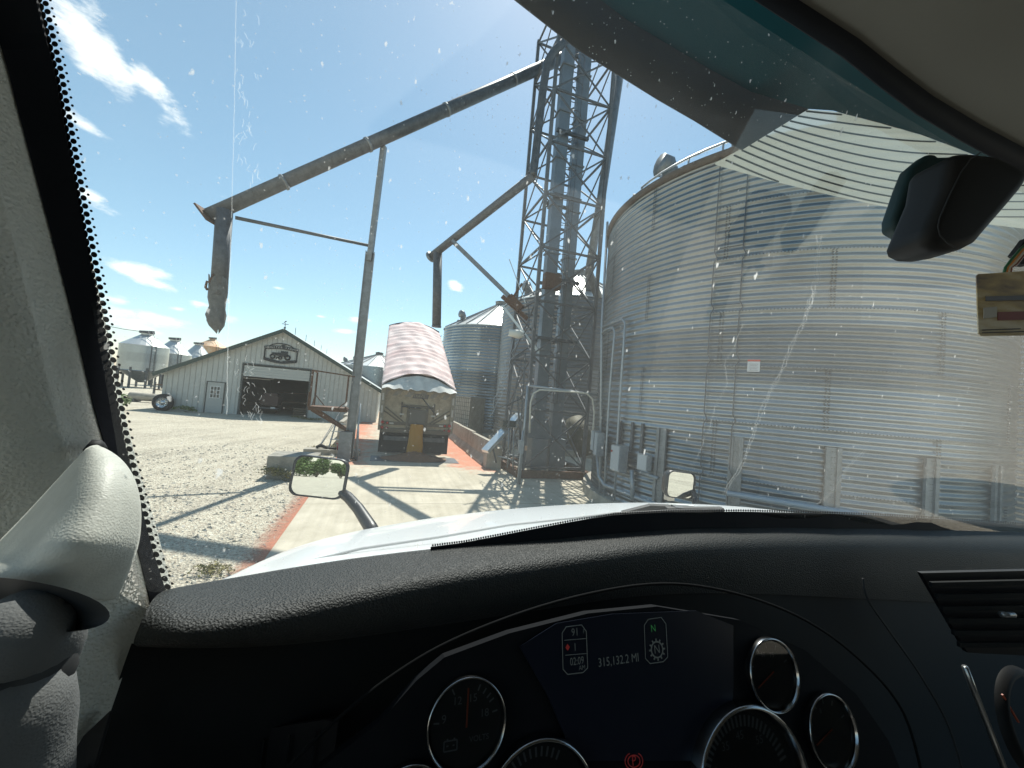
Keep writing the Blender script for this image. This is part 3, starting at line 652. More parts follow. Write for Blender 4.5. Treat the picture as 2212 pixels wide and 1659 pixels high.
# big pipes clamped to the tower
q = MB(); pT = A(1188,118,13.0); q.tube([A(1230,80,13.1), A(1196,112,13.0), A(1182,135,12.95), A(1172,200,12.95), jb_+V((0,0,.1)), jb_], .14, 16)
tag(q.build('elbow_pipe', DARKST), 'dark round pipe dropping down the left side of the tower', 'pipe')
q = MB(); q.tube([A(1340,150,14.6), A(1300,420,14.6), A(1272,590,14.7), A(1292,640,15.5)], .17, 14)
tag(q.build('return_pipe', MIDST), 'steel pipe running down inside the right leg of the tower', 'pipe')
# boot and base pit
q = MB(); q.box(tp(.72,.72,.75), .6, .75, 1.1, (LA,LB,Z)); q.prism([tp(.2,.5,1.3), tp(1.25,.5,1.3), tp(1.02,.5,1.9), tp(.42,.5,1.9)], LB*.4)
q.build('boot', TR, tower)
q = MB(); q.box(tp(1.5,.88,.75), .6, .75, 1.1, (LA,LB,Z)); q.build('boot', TR, tower)
q = MB()
for a, b, c, d in ((-.2,-.15,2.5,-.15),(-.2,2.4,2.5,2.4),(-.15,-.2,-.15,2.5),(2.45,-.2,2.45,2.5)): q.bar(tp(a,b,.14), tp(c,d,.14), .18, .25)
q.build('base_beam', RUST, tower)
# front-left dangling bent angle, small side frame with pulley
q = MB()
q.bar(A(1085,660,14.3), A(1165,762,14.0), .05, .09); q.bar(A(1100,560,14.0),A(1135,655,14.0),.03,.03)
tag(q.build('bent_angle_iron', STEELR), 'bright bent angle iron slanting across the tower front left', 'angle iron')
q = MB()
for (x0,y0,x1,y1) in ((1135,762,1118,1040),(1128,775,1095,930),(1110,775,1092,900),(1108,778,1132,762),(1118,855,1130,1040)): q.bar(A(x0,y0,13.2), A(x1,y1,13.2), .06, .06)
q.tube([A(1128,860,13.2),A(1105,870,13.1),A(1080,880,13.1)], .02, 5)
tag(q.build('side_frame', DARKST), 'black leaning angle frame on the left of the tower foot', 'frame')
# yard light hung on the tower
lt_ = thing('yard_light', 'pale dusty flood light hanging on cables left of the tower', 'lamp', A(1121,722,13.4))
q = MB(); c = A(1119,722,13.4); q.tube([c-V((.32,0,-.03)), c+V((.05,0,0)), c+V((.2,0,-.02))], [.12,.16,.08], 12); q.build('lamp_head', mat('dusty_white', (.6,.6,.55), .7), lt_)
q = MB(); q.tube([c+V((.2,0,0)), c+V((.35,0,.35)), c+V((.3,0,.9)), c+V((.2,0,1.2))], .02, 6); q.build('cable', DARKST, lt_)
# dangling cables, wiggly
rnd = random.Random(5)
for k, (x0, y0, x1, y1) in enumerate(((1108,730,1060,900),(1118,735,1072,880),(1155,690,1128,735))):
    pts = []
    for i in range(22):
        tt = i/21; pts.append(A(x0+(x1-x0)*tt+rnd.uniform(-4,4), y0+(y1-y0)*tt, 13.3))
    q = MB(); q.tube(pts, .012, 4); tag(q.build('hanging_cable', PIPE), ['long crinkled cable hanging from the yard light, left strand', 'shorter crinkled cable hanging from the yard light, right strand', 'short cable looping up from the yard light to the tower'][k], 'cable')

# ---------------------------------------------------------------- conduit gate in front of the tower
gY = 12.0
gate = thing('conduit_arch', 'arched pale conduit frame standing before the tower foot', 'conduit frame', A(1130,1045,gY))
def ap(pts, Y): return [A(x, y, Y) for x, y in pts]
q = MB(); q.tube(ap([(1144,935),(1146,870),(1152,850),(1166,842),(1230,846),(1268,850),(1280,862),(1284,890),(1281,930),(1276,960)], gY), .028, 8); q.build('arch_pipe', mat('pale_conduit', (.55,.53,.46), .5, .3), gate)
q = MB(); q.tube(ap([(1140,832),(1132,930),(1122,1045)], gY+.02), .035, 8); q.build('upright', PIPE, gate)
q = MB(); q.tube(ap([(1130,930),(1118,1045)], gY-.1), .03, 8); q.build('upright', PIPE, gate)
q = MB(); q.tube(ap([(1140,833),(1215,842),(1290,853)], gY+.1), .035, 8); q.build('cross_pipe', PIPE, gate)
q = MB(); q.box(A(1125,965,gY-.12), .16, .1, .4, (LA,LB,Z)); q.build('switch_box', PIPE, gate)
q = MB(); q.box(A(1136,968,gY-.05), .07, .05, .14, (LA,LB,Z)); q.build('connector', mat('copper_fitting', (.45,.3,.2), .5), gate)
# silver chute conveyor
cvy = thing('conveyor_chute', 'silver sloping conveyor trough with black motor box at the right barrier', 'conveyor', A(1075,940,13.6))
p0_, p1_ = A(1048,975,13.4), A(1122,895,14.6); dd = (p1_-p0_).normalized()
q = MB(); q.bar(p0_, p1_, .32, .12); q.build('trough', mat('bright_sheet', (.62,.66,.66), .3, .8), cvy)
c = p0_.lerp(p1_, .62)
q = MB(); q.box(c+Z*.16, .5, .5, .22, (LA,LB,Z)); q.build('motor_box', mat('dark_box', (.05,.07,.07), .25, .5), cvy)
q = MB(); q.tube([p0_.lerp(p1_,.2)-Z*.1, A(1072,1000,13.5), ], .03, 6); q.tube([p0_.lerp(p1_,.8)-Z*.1, A(1100,1005,13.9)], .03, 6); q.build('support', DARKST, cvy)
# handrail-like frame between chute and tower
q = MB()
for pts in ([(1100,925),(1096,1010)],[(1110,930),(1108,1012)],[(1096,980),(1125,990)],[(1075,985),(1130,1000)]): q.tube(ap(pts, 13.0), .025, 6)
tag(q.build('pipe_stand', MIDST), 'low steel pipe stand under the silver conveyor trough', 'stand')
# fan duct under tower right
q = MB(); q.tube([A(1240,905,15.6), A(1252,940,15.3), A(1262,985,15.2)], [.35,.5,.3], 14); tag(q.build('fan_housing', mat('rust_green', (.14,.13,.09), .7, .3, noise=.5, nscale=4)), 'dull green brown fan housing behind the tower trunks', 'fan')

# ---------------------------------------------------------------- barriers, block wall, block, junk by the post
def barrier(lab, r, f0, f1, h, grp='concrete barriers along the lane'):
    mb = MB(); w0, w1, w2 = .3, .12, .09
    pr = [(-w0,0),(w0,0),(w0,.08),(w1,.34),(w2,h),(-w2,h),(-w1,.34),(-w0,.08)]
    mb.prism([T(r+a, f0, z) for a, z in pr], LB*(f1-f0)); return tag(mb.build('concrete_barrier', CONC), lab, 'barrier', grp)
barrier('right barrier nearest the conveyor, ending in a square pillar', 4.0, 14.3, 17.3, .95)
barrier('second concrete barrier along the right of the trailer', 4.05, 17.45, 20.9, .98)
barrier('third concrete barrier farther along the right of the trailer', 4.1, 21.05, 24.6, .98)
barrier('sunlit barrier along the left of the trailer, beyond the tall post', -1.6, 17.3, 20.2, 1.1)
barrier('farther left barrier in line toward the barn', -1.75, 20.5, 23.5, 1.15)
q = MB(); q.lbox(3.75,4.3,13.75,14.25,0,.75); q.lbox(3.88,4.15,13.85,14.1,.75,.92); tag(q.build('concrete_pillar', CONC), 'square concrete pillar closing the right barrier', 'pillar')
def blockwall():
    t_ = thing('block_wall', 'grey block wall with a grid of joints right of the trailer', 'wall', A(1015,920,25))
    a = A(986,846,26.5); b = A(1018,846,24.5); c = A(1050,846,25.9)
    mb = MB(); a0_ = V((a.x,a.y,0)); b0 = V((b.x,b.y,0)); c0 = V((c.x,c.y,0)); h = 2.55
    cen = (a0_+c0)/2
    mb.prism([a0_, b0, c0, a0_+(c0-b0)], Z*h); mb.build('masonry', mat('block_face', (.46,.43,.36), .9, noise=.35, nscale=3, bump=.4), t_)
    j = MB(); dAB = (b0-a0_); nAB = V((-dAB.y, dAB.x, 0)).normalized()
    if nAB.y > 0: nAB = -nAB
    for k in range(1, 10): j.bar(a0_+nAB*.006+Z*(k*.27), b0+nAB*.006+Z*(k*.27), .02, .022)
    for k in range(0, 9): p_ = a0_.lerp(b0, k/8.+.02); j.bar(p_+nAB*.006, p_+nAB*.006+Z*(h-.02), .02, .022)
    j.build('joint', mat('dark_joint', (.09,.085,.08), .9), t_)
blockwall()
q = MB(); g0 = G(572,1032); q.box(V((g0.x+.5, g0.y+.45, .3)), 1.15, .85, .6, (LA,LB,Z)); ob = q.build('concrete_block', CONCD); tag(ob, 'dark weathered concrete block with a sunlit top on the gravel', 'concrete block')
bv = ob.modifiers.new('bev', 'BEVEL'); bv.width = .015; bv.segments = 3
shrub('weed_clump', 'dry weeds at the foot of the weathered concrete block', V((g0.x+.7,g0.y-.2,0)), .9, .35, .35, 700, DRY, 6, 'weeds', .035)
shrub('weed_clump', 'dead leaves and weeds left of the tall post foot', V((PX-1.3,PY+1.0,0)), .7, .4, .3, 500, DRY, 7, 'weeds', .04)
shrub('weed_clump', 'sparse green weeds in the near gravel below the lane edge', G(475,1240), .35, .22, .12, 260, DRY, 8, 'weeds', .025)
shrub('weed_clump', 'thin weeds on the gravel in front of the barn door', bp(9.0,0,-1.2), 1.6, .2, .22, 500, DRY, 9, 'weeds', .04)
shrub('weed_clump', 'green weeds showing through the base of the rusty platform', V((PX-.5,PY+.6,.3)), .3, .2, .4, 250, LEAF, 10, 'weeds', .04)
jt_ = G(722,985)
t_ = thing('sill_block', 'flat grey concrete sill at the foot of the tall post', 'concrete slab', jt_)
q = MB(); q.box(jt_+V((-.2,.3,.1)), 1.9, .5, .2, (LA,LB,Z)); q.build('slab', CONC, t_)
q = MB(); cc = jt_+V((.05,.25,.2)); q.lathe(cc, [(0,0),(.09,0),(.09,.16),(.05,.2),(.05,.25),(0,.25)], 14); q.box(cc+V((-.08,0,.22)), .1,.03,.03)
rj = thing('red_can', 'small red can on the sill beside the tall post', 'can', cc); q.build('can_body', mat('red_plastic', (.28,.02,.03), .4), rj); q = MB(); q.lathe(cc+Z*.25, [(.03,0),(.03,.04),(0,.04)], 10); q.build('cap', BLACK, rj)
q = MB(); q.tube([jt_+V((-.75,.15,.24)), jt_+V((-.6,.15,.32)), jt_+V((-.35,.2,.23)), jt_+V((-.05,.2,.24))], [.05,.07,.05,.05], 8); tag(q.build('rubber_hose', BLACK), 'piece of curved black hose lying on the sill', 'hose')
# second concrete column beside post (grey box base)
q = MB(); q.box(V((PX-.02,PY-.3,.5)), .42, .3, 1.0, (LA,LB,Z)); tag(q.build('post_guard', MIDST), 'square grey steel guard around the foot of the tall post', 'guard')
# step ladder standing behind platform
q = MB()
for s in (0, .5):
    q.bar(V((PX-1.2+s,PY+1.0,0)), V((PX-1.1+s,PY+1.3,1.3)), .04)
for k in range(4): q.bar(V((PX-1.2,PY+1.0+k*.07,.2+k*.3)), V((PX-.7,PY+1.0+k*.07,.2+k*.3)), .03)
tag(q.build('step_frame', PIPE), 'small pale step frame behind the rusty platform', 'step')

# ---------------------------------------------------------------- dump trailer
TC = T(1.28, 15.75, 0)
tra = thing('dump_trailer', 'dusty dump trailer with raised red tarped bed pouring grain', 'dump trailer', TC)
SL = R_(24.5); bd = LB*math.cos(SL) + Z*math.sin(SL); bu = Z.copy()
hw = 1.38; O = T(1.28, 15.75, 1.15)
def tb3(a, b, c): return O + LA*a + bd*b + bu*c
DIRT = mat('dusty_aluminium', (.42,.36,.26), .75, .1, col2=(.22,.18,.13), nscale=4)
DIRT2 = mat('dusty_post', (.30,.27,.21), .7, .1, noise=.4, nscale=7)
LEN = 8.2; HB = 1.62
q = MB(); q.box(tb3(0,LEN/2,HB/2), hw*2, LEN, HB, (LA,bd,bu)); bed = q.build('bed', mat('bed_side', (.42,.40,.37), .5, .4, noise=.3, nscale=3), tra)
# tail gate: vertical-ish plate just behind the bed
gO = T(1.28, 15.66, 1.05); GH = 1.62
def tg(a, z, d=0): return gO + LA*a + Z*z + LB*(.0-d)
q = MB(); q.box(tg(0,GH/2,.02), hw*2-.1, .06, GH, (LA,LB,Z)); tgt = q.build('tailgate', DIRT, tra)
q = MB()
for s in (-1,1): q.box(tg(s*(hw-.03),GH/2+.02,.05), .16, .16, GH+.1, (LA,LB,Z))
q.box(tg(0,GH-.04,.06), hw*2, .12, .1, (LA,LB,Z)); q.build('gate_post', DIRT2, tgt)
q = MB()
for s in (-1,1):
    q.bar(tg(s*(hw-.15),.86,.07), tg(s*.5,.32,.07), .05, .05); q.bar(tg(s*(hw-.1),.72,.07), tg(s*.5,.22,.07), .05, .05)
q.box(tg(0,.95,.07), 1.15, .05, .1, (LA,LB,Z)); q.box(tg(0,.25,.07), hw*2-.2, .06, .12, (LA,LB,Z))
for s in (-1,1): q.box(tg(s*.36,.5,.08), .09, .08, 1.0, (LA,LB,Z))
q.box(tg(0,-.02,.08), hw*2-.1, .1, .16, (LA,LB,Z))
for s in (-1,1): q.box(tg(s*.62,.8,.08), .06, .06, .6, (LA,LB,Z))
q.build('gate_brace', mat('brace_dirt', (.15,.13,.10), .7, .2, noise=.3, nscale=9), tgt)
q = MB(); q.box(tg(0,.52,.13), .62, .05, .5, (LA,LB,Z)); q.box(tg(0,.8,.15), .72,.06,.08,(LA,LB,Z)); q.build('chute_door', mat('worn_steel', (.11,.105,.095), .5, .6), tgt)
q = MB(); q.tube([tg(.12,1.3,.1), tg(.75,.62,.12)], .02, 6); q.tube([tg(-.65,.92,.12), tg(.1,.9,.13)], .02, 6); q.build('gate_lever', DARKST, tgt)
# white reflective strips, lights
q = MB()
for s in (-1,1):
    for z in (.25,.72,1.2): q.box(tg(s*(hw-.03),z+.05,.14), .07, .01, .28, (LA,LB,Z))
for s in (-.95,-.6,.6,.95): q.box(tg(s,.62 if abs(s)<.7 else .25,.11), .16,.01,.06,(LA,LB,Z))
q.build('reflector', mat('dull_reflector', (.42,.40,.36), .5), tgt)
for s in (-1,1):
    for z in (.28,.08):
        q = MB(); q.lathe(tg(s*(hw-.1),z,.14), [(0,-.03),(.055,-.03),(.06,.02)], 16, (LA,Z,LB)); q.build('tail_light', REDL, tra)
        q = MB(); q.lathe(tg(s*(hw-.28),z-.02,.1), [(0,-.02),(.045,-.02),(.045,.02)], 14, (LA,Z,LB)); q.build('tail_light', REDL, tra)
tb = text("TRAVIS", .16, tg(.0,1.36,.06), LA, Z, .0, squash=.9); tb.v = [tuple(V(v)-LB*.03) for v in tb.v]
q = MB(); q.prism([tg(-.26,1.27,.06), tg(.34,1.27,.06), tg(.38,1.45,.06), tg(-.2,1.45,.06)], -LB*.012); bo = q.build('maker_badge', mat('badge', (.12,.11,.1), .6), tgt); tb.build('badge_lettering', mat('badge_letter', (.3,.27,.22), .6), tgt)
# undercarriage
q = MB(); 
for s in (-.5,.5): q.lbox(1.28+s-.06,1.28+s+.06,16.1,24,.92,1.06)
q.build('frame_rail', DARKST, tra)
q = MB(); q.lbox(.1,2.46,15.75,15.9,.62,.78); q.build('bumper', DARKST, tra)
for f in (17.2, 18.5):
    q = MB(); q.tube([T(.2,f,.52), T(2.36,f,.52)], .07, 10); q.build('axle', DARKST, tra)
    for r in (.12,.46,2.1,2.44):
        tyre(T(r,f,.52), .52, .27, (LB, Z, LA if r > 1.28 else -LA), parent=tra, rimM=DARKST)
for r in (.33, 2.23):
    q = MB(); q.box(T(r+(.2 if r<1 else -.2),15.95,.55), 1.2, .02, .85, (LA,LB,Z)); q.build('mud_flap_shade', BLACK, tra)  # flaps widened into black sheets, standing in for shade under the bed
q = MB(); q.tube([T(1.28,22.4,1.0), T(1.28,22.7,2.2), T(1.28,23.0,4.6)], [.14,.1,.07], 10); q.build('hoist_cylinder', DARKST, tra)
# tarp: rounded sheet with folds from rear top to front top
def tarp():
    rows = []; n = 96; m_ = 28
    rnd = random.Random(11)
    for i in range(n+1):
        b = -.15 + (LEN+.1)*i/n; row = []
        sag = .0
        for k in range(m_+1):
            a = -1+2*k/m_
            arch = (.48-.12*i/n)*(1-a*a)+ .02
            ii = i*.46; ph = ii*.93 - 1.0*a*a + .8*math.sin(ii*.37) + .12*math.sin(a*6+ii*1.3); fold = .115*(.75-abs(math.sin(ph))**1.0)*(1-.7*abs(a)**4) + .014*math.sin(ii*2.3+k*.9) + .012*math.sin(k*.8-ii*1.7)
            x = a*(hw+.05)
            pass
            row.append(tb3(x, b, HB+arch+fold+.02))
        row = [tb3(-hw-.05, b, HB-.14+.02*math.sin(i*1.9))] + row + [tb3(hw+.05, b, HB-.14+.02*math.sin(i*1.7))]
        rows.append(row)
    mb = MB(); mb.grid(rows); return mb
TARP = mat('faded_red_tarp', (.62,.43,.41), .75, col2=(.78,.67,.64), nscale=1.1)
to = tarp().build('tarp', TARP, tra)
md = to.modifiers.new('thick', 'SOLIDIFY'); md.thickness = .012
q = MB(); q.tube([tb3(-hw-.05+2*(hw+.05)*k/16, LEN-.03, HB+.36*(1-(2*k/16-1)**2)+.06) for k in range(17)], .04, 8); q.build('front_bow', DARKST, tra)
# white flap closing the rear arch, wrinkled
rows = []
for j in range(9):
    u = j/8; row = []
    for k in range(33):
        a = -1+2*k/32; top_ = tb3(a*(hw+.04), -.1, HB+(.48*(1-a*a)+.0)); bot_ = T(1.28+a*(hw+.04), 15.25, 2.64-.03*math.cos(k*1.3))
        row.append(bot_.lerp(top_, u) + (Z-LB*.3)*(.02*math.sin(k*.8+u*2.0+.6*math.sin(k*.5))*math.sin(math.pi*(.05+.8*u))))
    rows.append(row)
q = MB(); q.grid(rows); q.build('rear_flap', mat('white_canvas', (.74,.74,.70), .8, col2=(.5,.5,.47), nscale=2.5), to)
q = MB()
for k in range(8): c = tb3(hw+.07, .5+k*1.0, HB-.02); q.bar(c, c+LA*.05+bu*.1, .03)
q.build('tarp_hook', DARKST, to)
rows = [[tg((-1+2*k/20)*(hw-.12), GH-.02-j*.09-(.03*math.sin(k*1.1) if j==3 else 0), .05+.03*math.sin(k*1.7+j)) for k in range(21)] for j in range(4)]
q = MB(); q.grid(rows); q.build('gate_skirt', mat('dusty_canvas', (.27,.25,.22), .85, noise=.3, nscale=4), tgt)
# grain
GR = mat('corn', (.42,.22,.035), .8, col2=(.28,.14,.02), nscale=60, bump=.6, bscale=120)
rows = []
for j in range(13):
    z = 1.32-j*.1; y = 15.45 - .05*j*.2; w_ = .24+.006*j
    rows.append([T(1.28+w_*math.cos(2*math.pi*k/20)*(1+.05*math.sin(k*3+j)), y+.09*math.sin(2*math.pi*k/20)+.01*math.sin(k*5+j*2), z) for k in range(20)])
q = MB(); q.grid(rows, closed=True); o = q.build('grain_stream', GR); o['kind'] = 'stuff'; tag(o, 'orange corn pouring from the trailer chute', 'grain')
q = MB(); rows = []
for j in range(9):
    rr = j/8.; rows.append([T(1.28+1.3*rr*math.cos(2*math.pi*k/28), 15.3+.8*rr*math.sin(2*math.pi*k/28), .012+.3*(1-rr)**1.2*(1+.08*math.sin(k*2.1+j))) for k in range(28)])
q.grid(rows, closed=True); o = q.build('grain_pile', mat('dusty_corn', (.30,.15,.08), .9, col2=(.16,.09,.06), nscale=12, bump=.5, bscale=60)); o['kind'] = 'stuff'; tag(o, 'low pile of spilled grain under the trailer chute', 'grain')
q = MB(); q.lbox(-.3,2.9,14.55,15.7,.012,.02)
o = q.build('pit_grate', DARKST); tag(o, 'dark steel receiving grate in the lane under the grain stream', 'grate')

# ---------------------------------------------------------------- fittings of the near bin
def bin_az(x, y):
    d = ray(x, y); dx_, dy_ = d.x, d.y
    a = dx_*dx_+dy_*dy_; b = -2*(dx_*BC.x+dy_*BC.y); c = BC.x**2+BC.y**2-(BR+.02)**2
    t_ = (-b-math.sqrt(max(0,b*b-4*a*c)))/(2*a); p_ = CAM+d*t_
    return math.atan2(p_.y-BC.y, p_.x-BC.x), p_.z
def bpnt(a, z, off=.03): return BC + V((math.cos(a)*(BR+off), math.sin(a)*(BR+off), z))
def bh(x, y, off=.05):
    a, z = bin_az(x, y); return bpnt(a, z, off)
for k, (x, y) in enumerate([(1432,925),(1592,943),(1800,967),(2010,990),(2150,1005)]):
    a, z = bin_az(x, y); e = V((math.cos(a), math.sin(a), 0)); s_ = V((-math.sin(a), math.cos(a), 0))
    mb = MB(); h = z-.3
    for sx in (-.085, .085): mb.box(bpnt(a, .3+h/2, .05)+s_*sx, .07, .05, h, (s_,e,Z))
    mb.box(bpnt(a, .3+h/2, .03)+s_*0, .11, .03, h, (s_,e,Z))
    ob = mb.build('stiffener_post', MIDST, big)
    b2 = MB()
    for i in range(int(h/.1)):
        for sx in (-.02, .02): b2.box(bpnt(a,.36+i*.1,.048)+s_*sx, .012,.012,.012,(s_,e,Z))
    b2.build('bolt', DARKST, ob)
bl = MB()
for k in range(1, 8):
    z = .3+k*1.1176
    for i in range(230):
        a = R_(150)+R_(165)*i/229; bl.box(bpnt(a, z, .012), .019,.019,.019)
for k in range(7):
    for j in range(4):
        a = R_(162+ (k%2)*22 + j*44)
        for i in range(22):
            for sx in (0, .012):
                bl.box(bpnt(a+sx, .3+k*1.1176+.05+i*.05, .014), .019,.019,.019)
bl.build('sheet_bolt', DARKST, big)
# eave band
ev = MB(); ev.lathe(BC, [(BR+.02,BTOP-.12),(BR+.1,BTOP-.1),(BR+.1,BTOP+.03)], 120); ev.build('eave_band', mat('eave_brown', (.17,.14,.12), .6, .3, noise=.4, nscale=5), big)
# eave walkway rail
ev = MB(); pts = [BC+V((math.cos(R_(a))*(BR-.25), math.sin(R_(a))*(BR-.25), BTOP+.42)) for a in range(195,245,5)]
ev.tube(pts, .03, 6)
for p_ in pts[::2]: ev.tube([p_, p_-Z*.35], .025, 6)
ev.build('roof_rail', PIPE, big)
# ladder
(a1, _), (a2, _) = bin_az(1527, 830), bin_az(1588, 830)
lb_ = MB()
for a in (a1, a2):
    pts = []
    z = .4
    while z < BTOP:
        ph = ((z-.3) % 1.1176)/1.1176; pts.append(bpnt(a + (.012 if ph < .1 else 0), z, .08)); z += .12
    lb_.tube(pts, .011, 6)
z = .7
while z < BTOP-.1: lb_.tube([bpnt(a1,z,.08), bpnt(a2,z,.08)], .008, 5); z += .6
lb_.build('ladder', DARKST, big)
# warning sticker
a, z = bin_az(1628, 790); e = V((math.cos(a), math.sin(a), 0)); s_ = V((-math.sin(a), math.cos(a), 0))
q = MB(); q.box(bpnt(a,z,.03), .21,.004,.24,(s_,e,Z)); stk = q.build('warning_sticker', mat('sticker_white', (.6,.6,.6), .5), big)
q = MB(); q.box(bpnt(a,z+.1,.036), .21,.004,.035,(s_,e,Z)); q.build('sticker_header', mat('sticker_red', (.55,.06,.03), .5), stk)
q = MB()
for i in range(5): q.box(bpnt(a,z+.03-i*.03,.036), .15-.02*(i%2),.004,.006,(s_,e,Z))
q.build('sticker_text', mat('sticker_grey', (.25,.25,.28), .6), stk)
# conduits on the bin (they are bolted to it)
def bpipe(pts, r, nm, M_=PIPE, off=.1): 
    q = MB(); q.tube([bh(x, y, off) for x, y in pts], r, 8); return q.build(nm, M_, big)
pipes = [([(1311,1080),(1316,960),(1322,860),(1330,760),(1334,720),(1330,708),(1316,712),(1304,722)], .03),
         ([(1333,1080),(1338,980),(1345,860),(1352,760),(1356,700),(1350,690),(1332,697),(1305,708)], .03),
         ([(1302,1080),(1306,700),(1313,480)], .04)]
for pts, r in pipes: bpipe(pts, r, 'conduit')
bpipe([(1297,985),(1300,1030),(1312,1048),(1400,1082),(1430,1092)], .055, 'conduit')
bpipe([(1370,1015),(1372,1080)], .05, 'conduit')
bpipe([(1390,1020),(1425,1033)], .04, 'conduit')
bpipe([(1572,1064),(1680,1082),(1830,1106),(1900,1117)], .055, 'conduit', mat('blue_grey_conduit', (.33,.39,.45), .45, .2))
for (x, y, w, h, d, lab) in ((1352,990,.34,.62,.25,0),(1402,998,.28,.36,.16,1),(1283,955,.2,.55,.2,2),(1306,960,.22,.62,.2,3)):
    a, z = bin_az(max(x,1308), y); e = V((math.cos(a), math.sin(a), 0)); s_ = V((-math.sin(a), math.cos(a), 0))
    c = bpnt(a, z, .1+d/2) + (s_*-.25 if lab == 2 else V((0,0,0)))
    bx_ = thing('electrical_box', ['large grey electrical cabinet with a red knob on the near bin', 'small grey box right of the large cabinet on the near bin', 'narrow grey box at the left edge of the near bin under the arch pipe', 'tall narrow grey box between the arch pipe and the large cabinet'][lab], 'electrical box', c, 'electrical boxes on the near bin')
    q = MB(); q.box(c, w, d, h, (s_,e,Z)); q.build('cabinet', PIPE, bx_)
    q = MB(); q.box(c+e*(d/2+.008), w-.03, .012, h-.04, (s_,e,Z)); q.build('door', mat('cabinet_door', (.42,.46,.49), .4, .2), bx_)
    if lab == 0:
        q = MB(); q.lathe(c+e*(d/2+.02)-s_*.11+Z*.16, [(0,.02),(.025,.02),(.025,0)], 12, (s_,Z,e)); q.build('knob', REDL, bx_)
for x in (1340, 1366, 1388):
    a, z = bin_az(x, 935); s_ = V((-math.sin(a), math.cos(a), 0)); e = V((math.cos(a), math.sin(a), 0)); q = MB(); q.box(bpnt(a,1.95,.03), .07,.04,.7,(s_,e,Z)); q.build('mounting_strip', DARKST, big)

# ---------------------------------------------------------------- our truck
truck = thing('truck_cab', 'our own truck cab seen from the driver seat, white hood and black dash', 'truck', T(0,-1.2,0))
def tex_mat(name, col, rough, scale, strength, spec=.5, dist=.0006, col2=None, nsc=6., wrinkle=False):
    M = bpy.data.materials.new(name); M.use_nodes = True; t = M.node_tree; p = t.nodes['Principled BSDF']
    p.inputs['Roughness'].default_value = rough; p.inputs['Specular IOR Level'].default_value = spec
    o = N(t, 'ShaderNodeTexCoord').outputs['Object']
    if col2:
        n = N(t, 'ShaderNodeTexNoise', i_Scale=nsc, i_Detail=6., i_Roughness=.65); L(t, o, n.inputs['Vector'])
        mr = N(t, 'ShaderNodeMapRange', i_1=.35, i_2=.7); L(t, n.outputs['Fac'], mr.inputs[0])
        mx = N(t, 'ShaderNodeMixRGB'); mx.inputs[1].default_value = (*col,1); mx.inputs[2].default_value = (*col2,1); L(t, mr.outputs[0], mx.inputs[0]); L(t, mx.outputs[0], p.inputs['Base Color'])
    else: p.inputs['Base Color'].default_value = (*col,1)
    v = N(t, 'ShaderNodeTexVoronoi', i_Scale=scale); v.feature = 'SMOOTH_F1'; 
    n3 = N(t, 'ShaderNodeTexNoise', i_Scale=scale*.7, i_Detail=3.); L(t, o, n3.inputs['Vector'])
    ma = N(t, 'ShaderNodeVectorMath', operation='MULTIPLY_ADD'); ma.inputs[1].default_value = (.6/scale*2,)*3; L(t, n3.outputs['Color'], ma.inputs[0]); L(t, o, ma.inputs[2])
    L(t, ma.outputs[0], v.inputs['Vector'])
    b = N(t, 'ShaderNodeBump', i_Strength=strength, i_Distance=dist); L(t, v.outputs['Distance'], b.inputs['Height']); L(t, b.outputs[0], p.inputs['Normal'])
    return M
DASH = tex_mat('dash_vinyl', (.032,.034,.033), .55, 700, 1.0, .28, .0009)
DASHF = mat('dash_face', (.009,.0105,.011), .7, spec=.2)
DFACE = mat('cluster_black', (.006,.007,.009), .7, spec=.12)
TRIM = tex_mat('grey_trim', (.60,.61,.56), .6, 620, 1.0, .35, .0009, (.47,.47,.42), 14.)
HANDLE = tex_mat('pale_handle', (.76,.77,.70), .5, 1000, .5, .3, .0004, (.52,.53,.48), 17.)
base_c = [(300,1290,.272),(355,1277,.285),(420,1262,.30),(500,1250,.318),(700,1215,.355),(950,1184,.405),(1200,1163,.455),(1400,1141,.50),(1600,1138,.56),(1800,1140,.64),(2000,1145,.74),(2212,1151,.88),(2400,1157,1.0)]
def lerp_line(pts, x=None, y=None):
    for (x0,y0),(x1,y1) in zip(pts, pts[1:]):
        if y is not None and min(y0,y1) <= y <= max(y0,y1): return x0+(x1-x0)*(y-y0)/(y1-y0+1e-9)
        if x is not None and min(x0,x1) <= x <= max(x0,x1): return y0+(y1-y0)*(x-x0)/(x1-x0+1e-9)
# hood: rows from cowl to crest and down the nose
crest = [(466,1266,.66),(500,1250,.70),(560,1216,.80),(640,1181,.95),(720,1158,1.1),(800,1140,1.25),(950,1115,1.5),(1080,1100,1.6),(1200,1090,1.62),(1320,1085,1.58),(1400,1084,1.5),(1500,1087,1.42),(1600,1092,1.3),(1720,1106,1.12),(1800,1118,1.0),(1900,1135,.9)]
rows = [[], [], [], [], []]
for (x, y, d) in crest:
    c = dsrt(x, y, d)
    nx = x*.75+.25*(1200); ny = 1300 if x > 560 else 1330
    near = dsrt(x + (1180-x)*.02, lerp_line([(a_,b_) for a_,b_,c_ in base_c], x=x)+42, lerp_line([(a_,c_) for a_,b_,c_ in base_c], x=x)+.05)
    midp = near.lerp(c, .5) + Z*.012; q3 = near.lerp(c, .8)+Z*.012
    beyond = c + LB*.25 - Z*.12; b2 = beyond + LB*.05 - Z*.7
    for rw, p_ in zip(rows, (near, midp, q3, c, beyond)): rw.append(p_)
rows.append([p_+LB*.05-Z*.7 for p_ in rows[4]])
HOODM = mat('hood_white', (.74,.76,.76), .3, coat=.4)
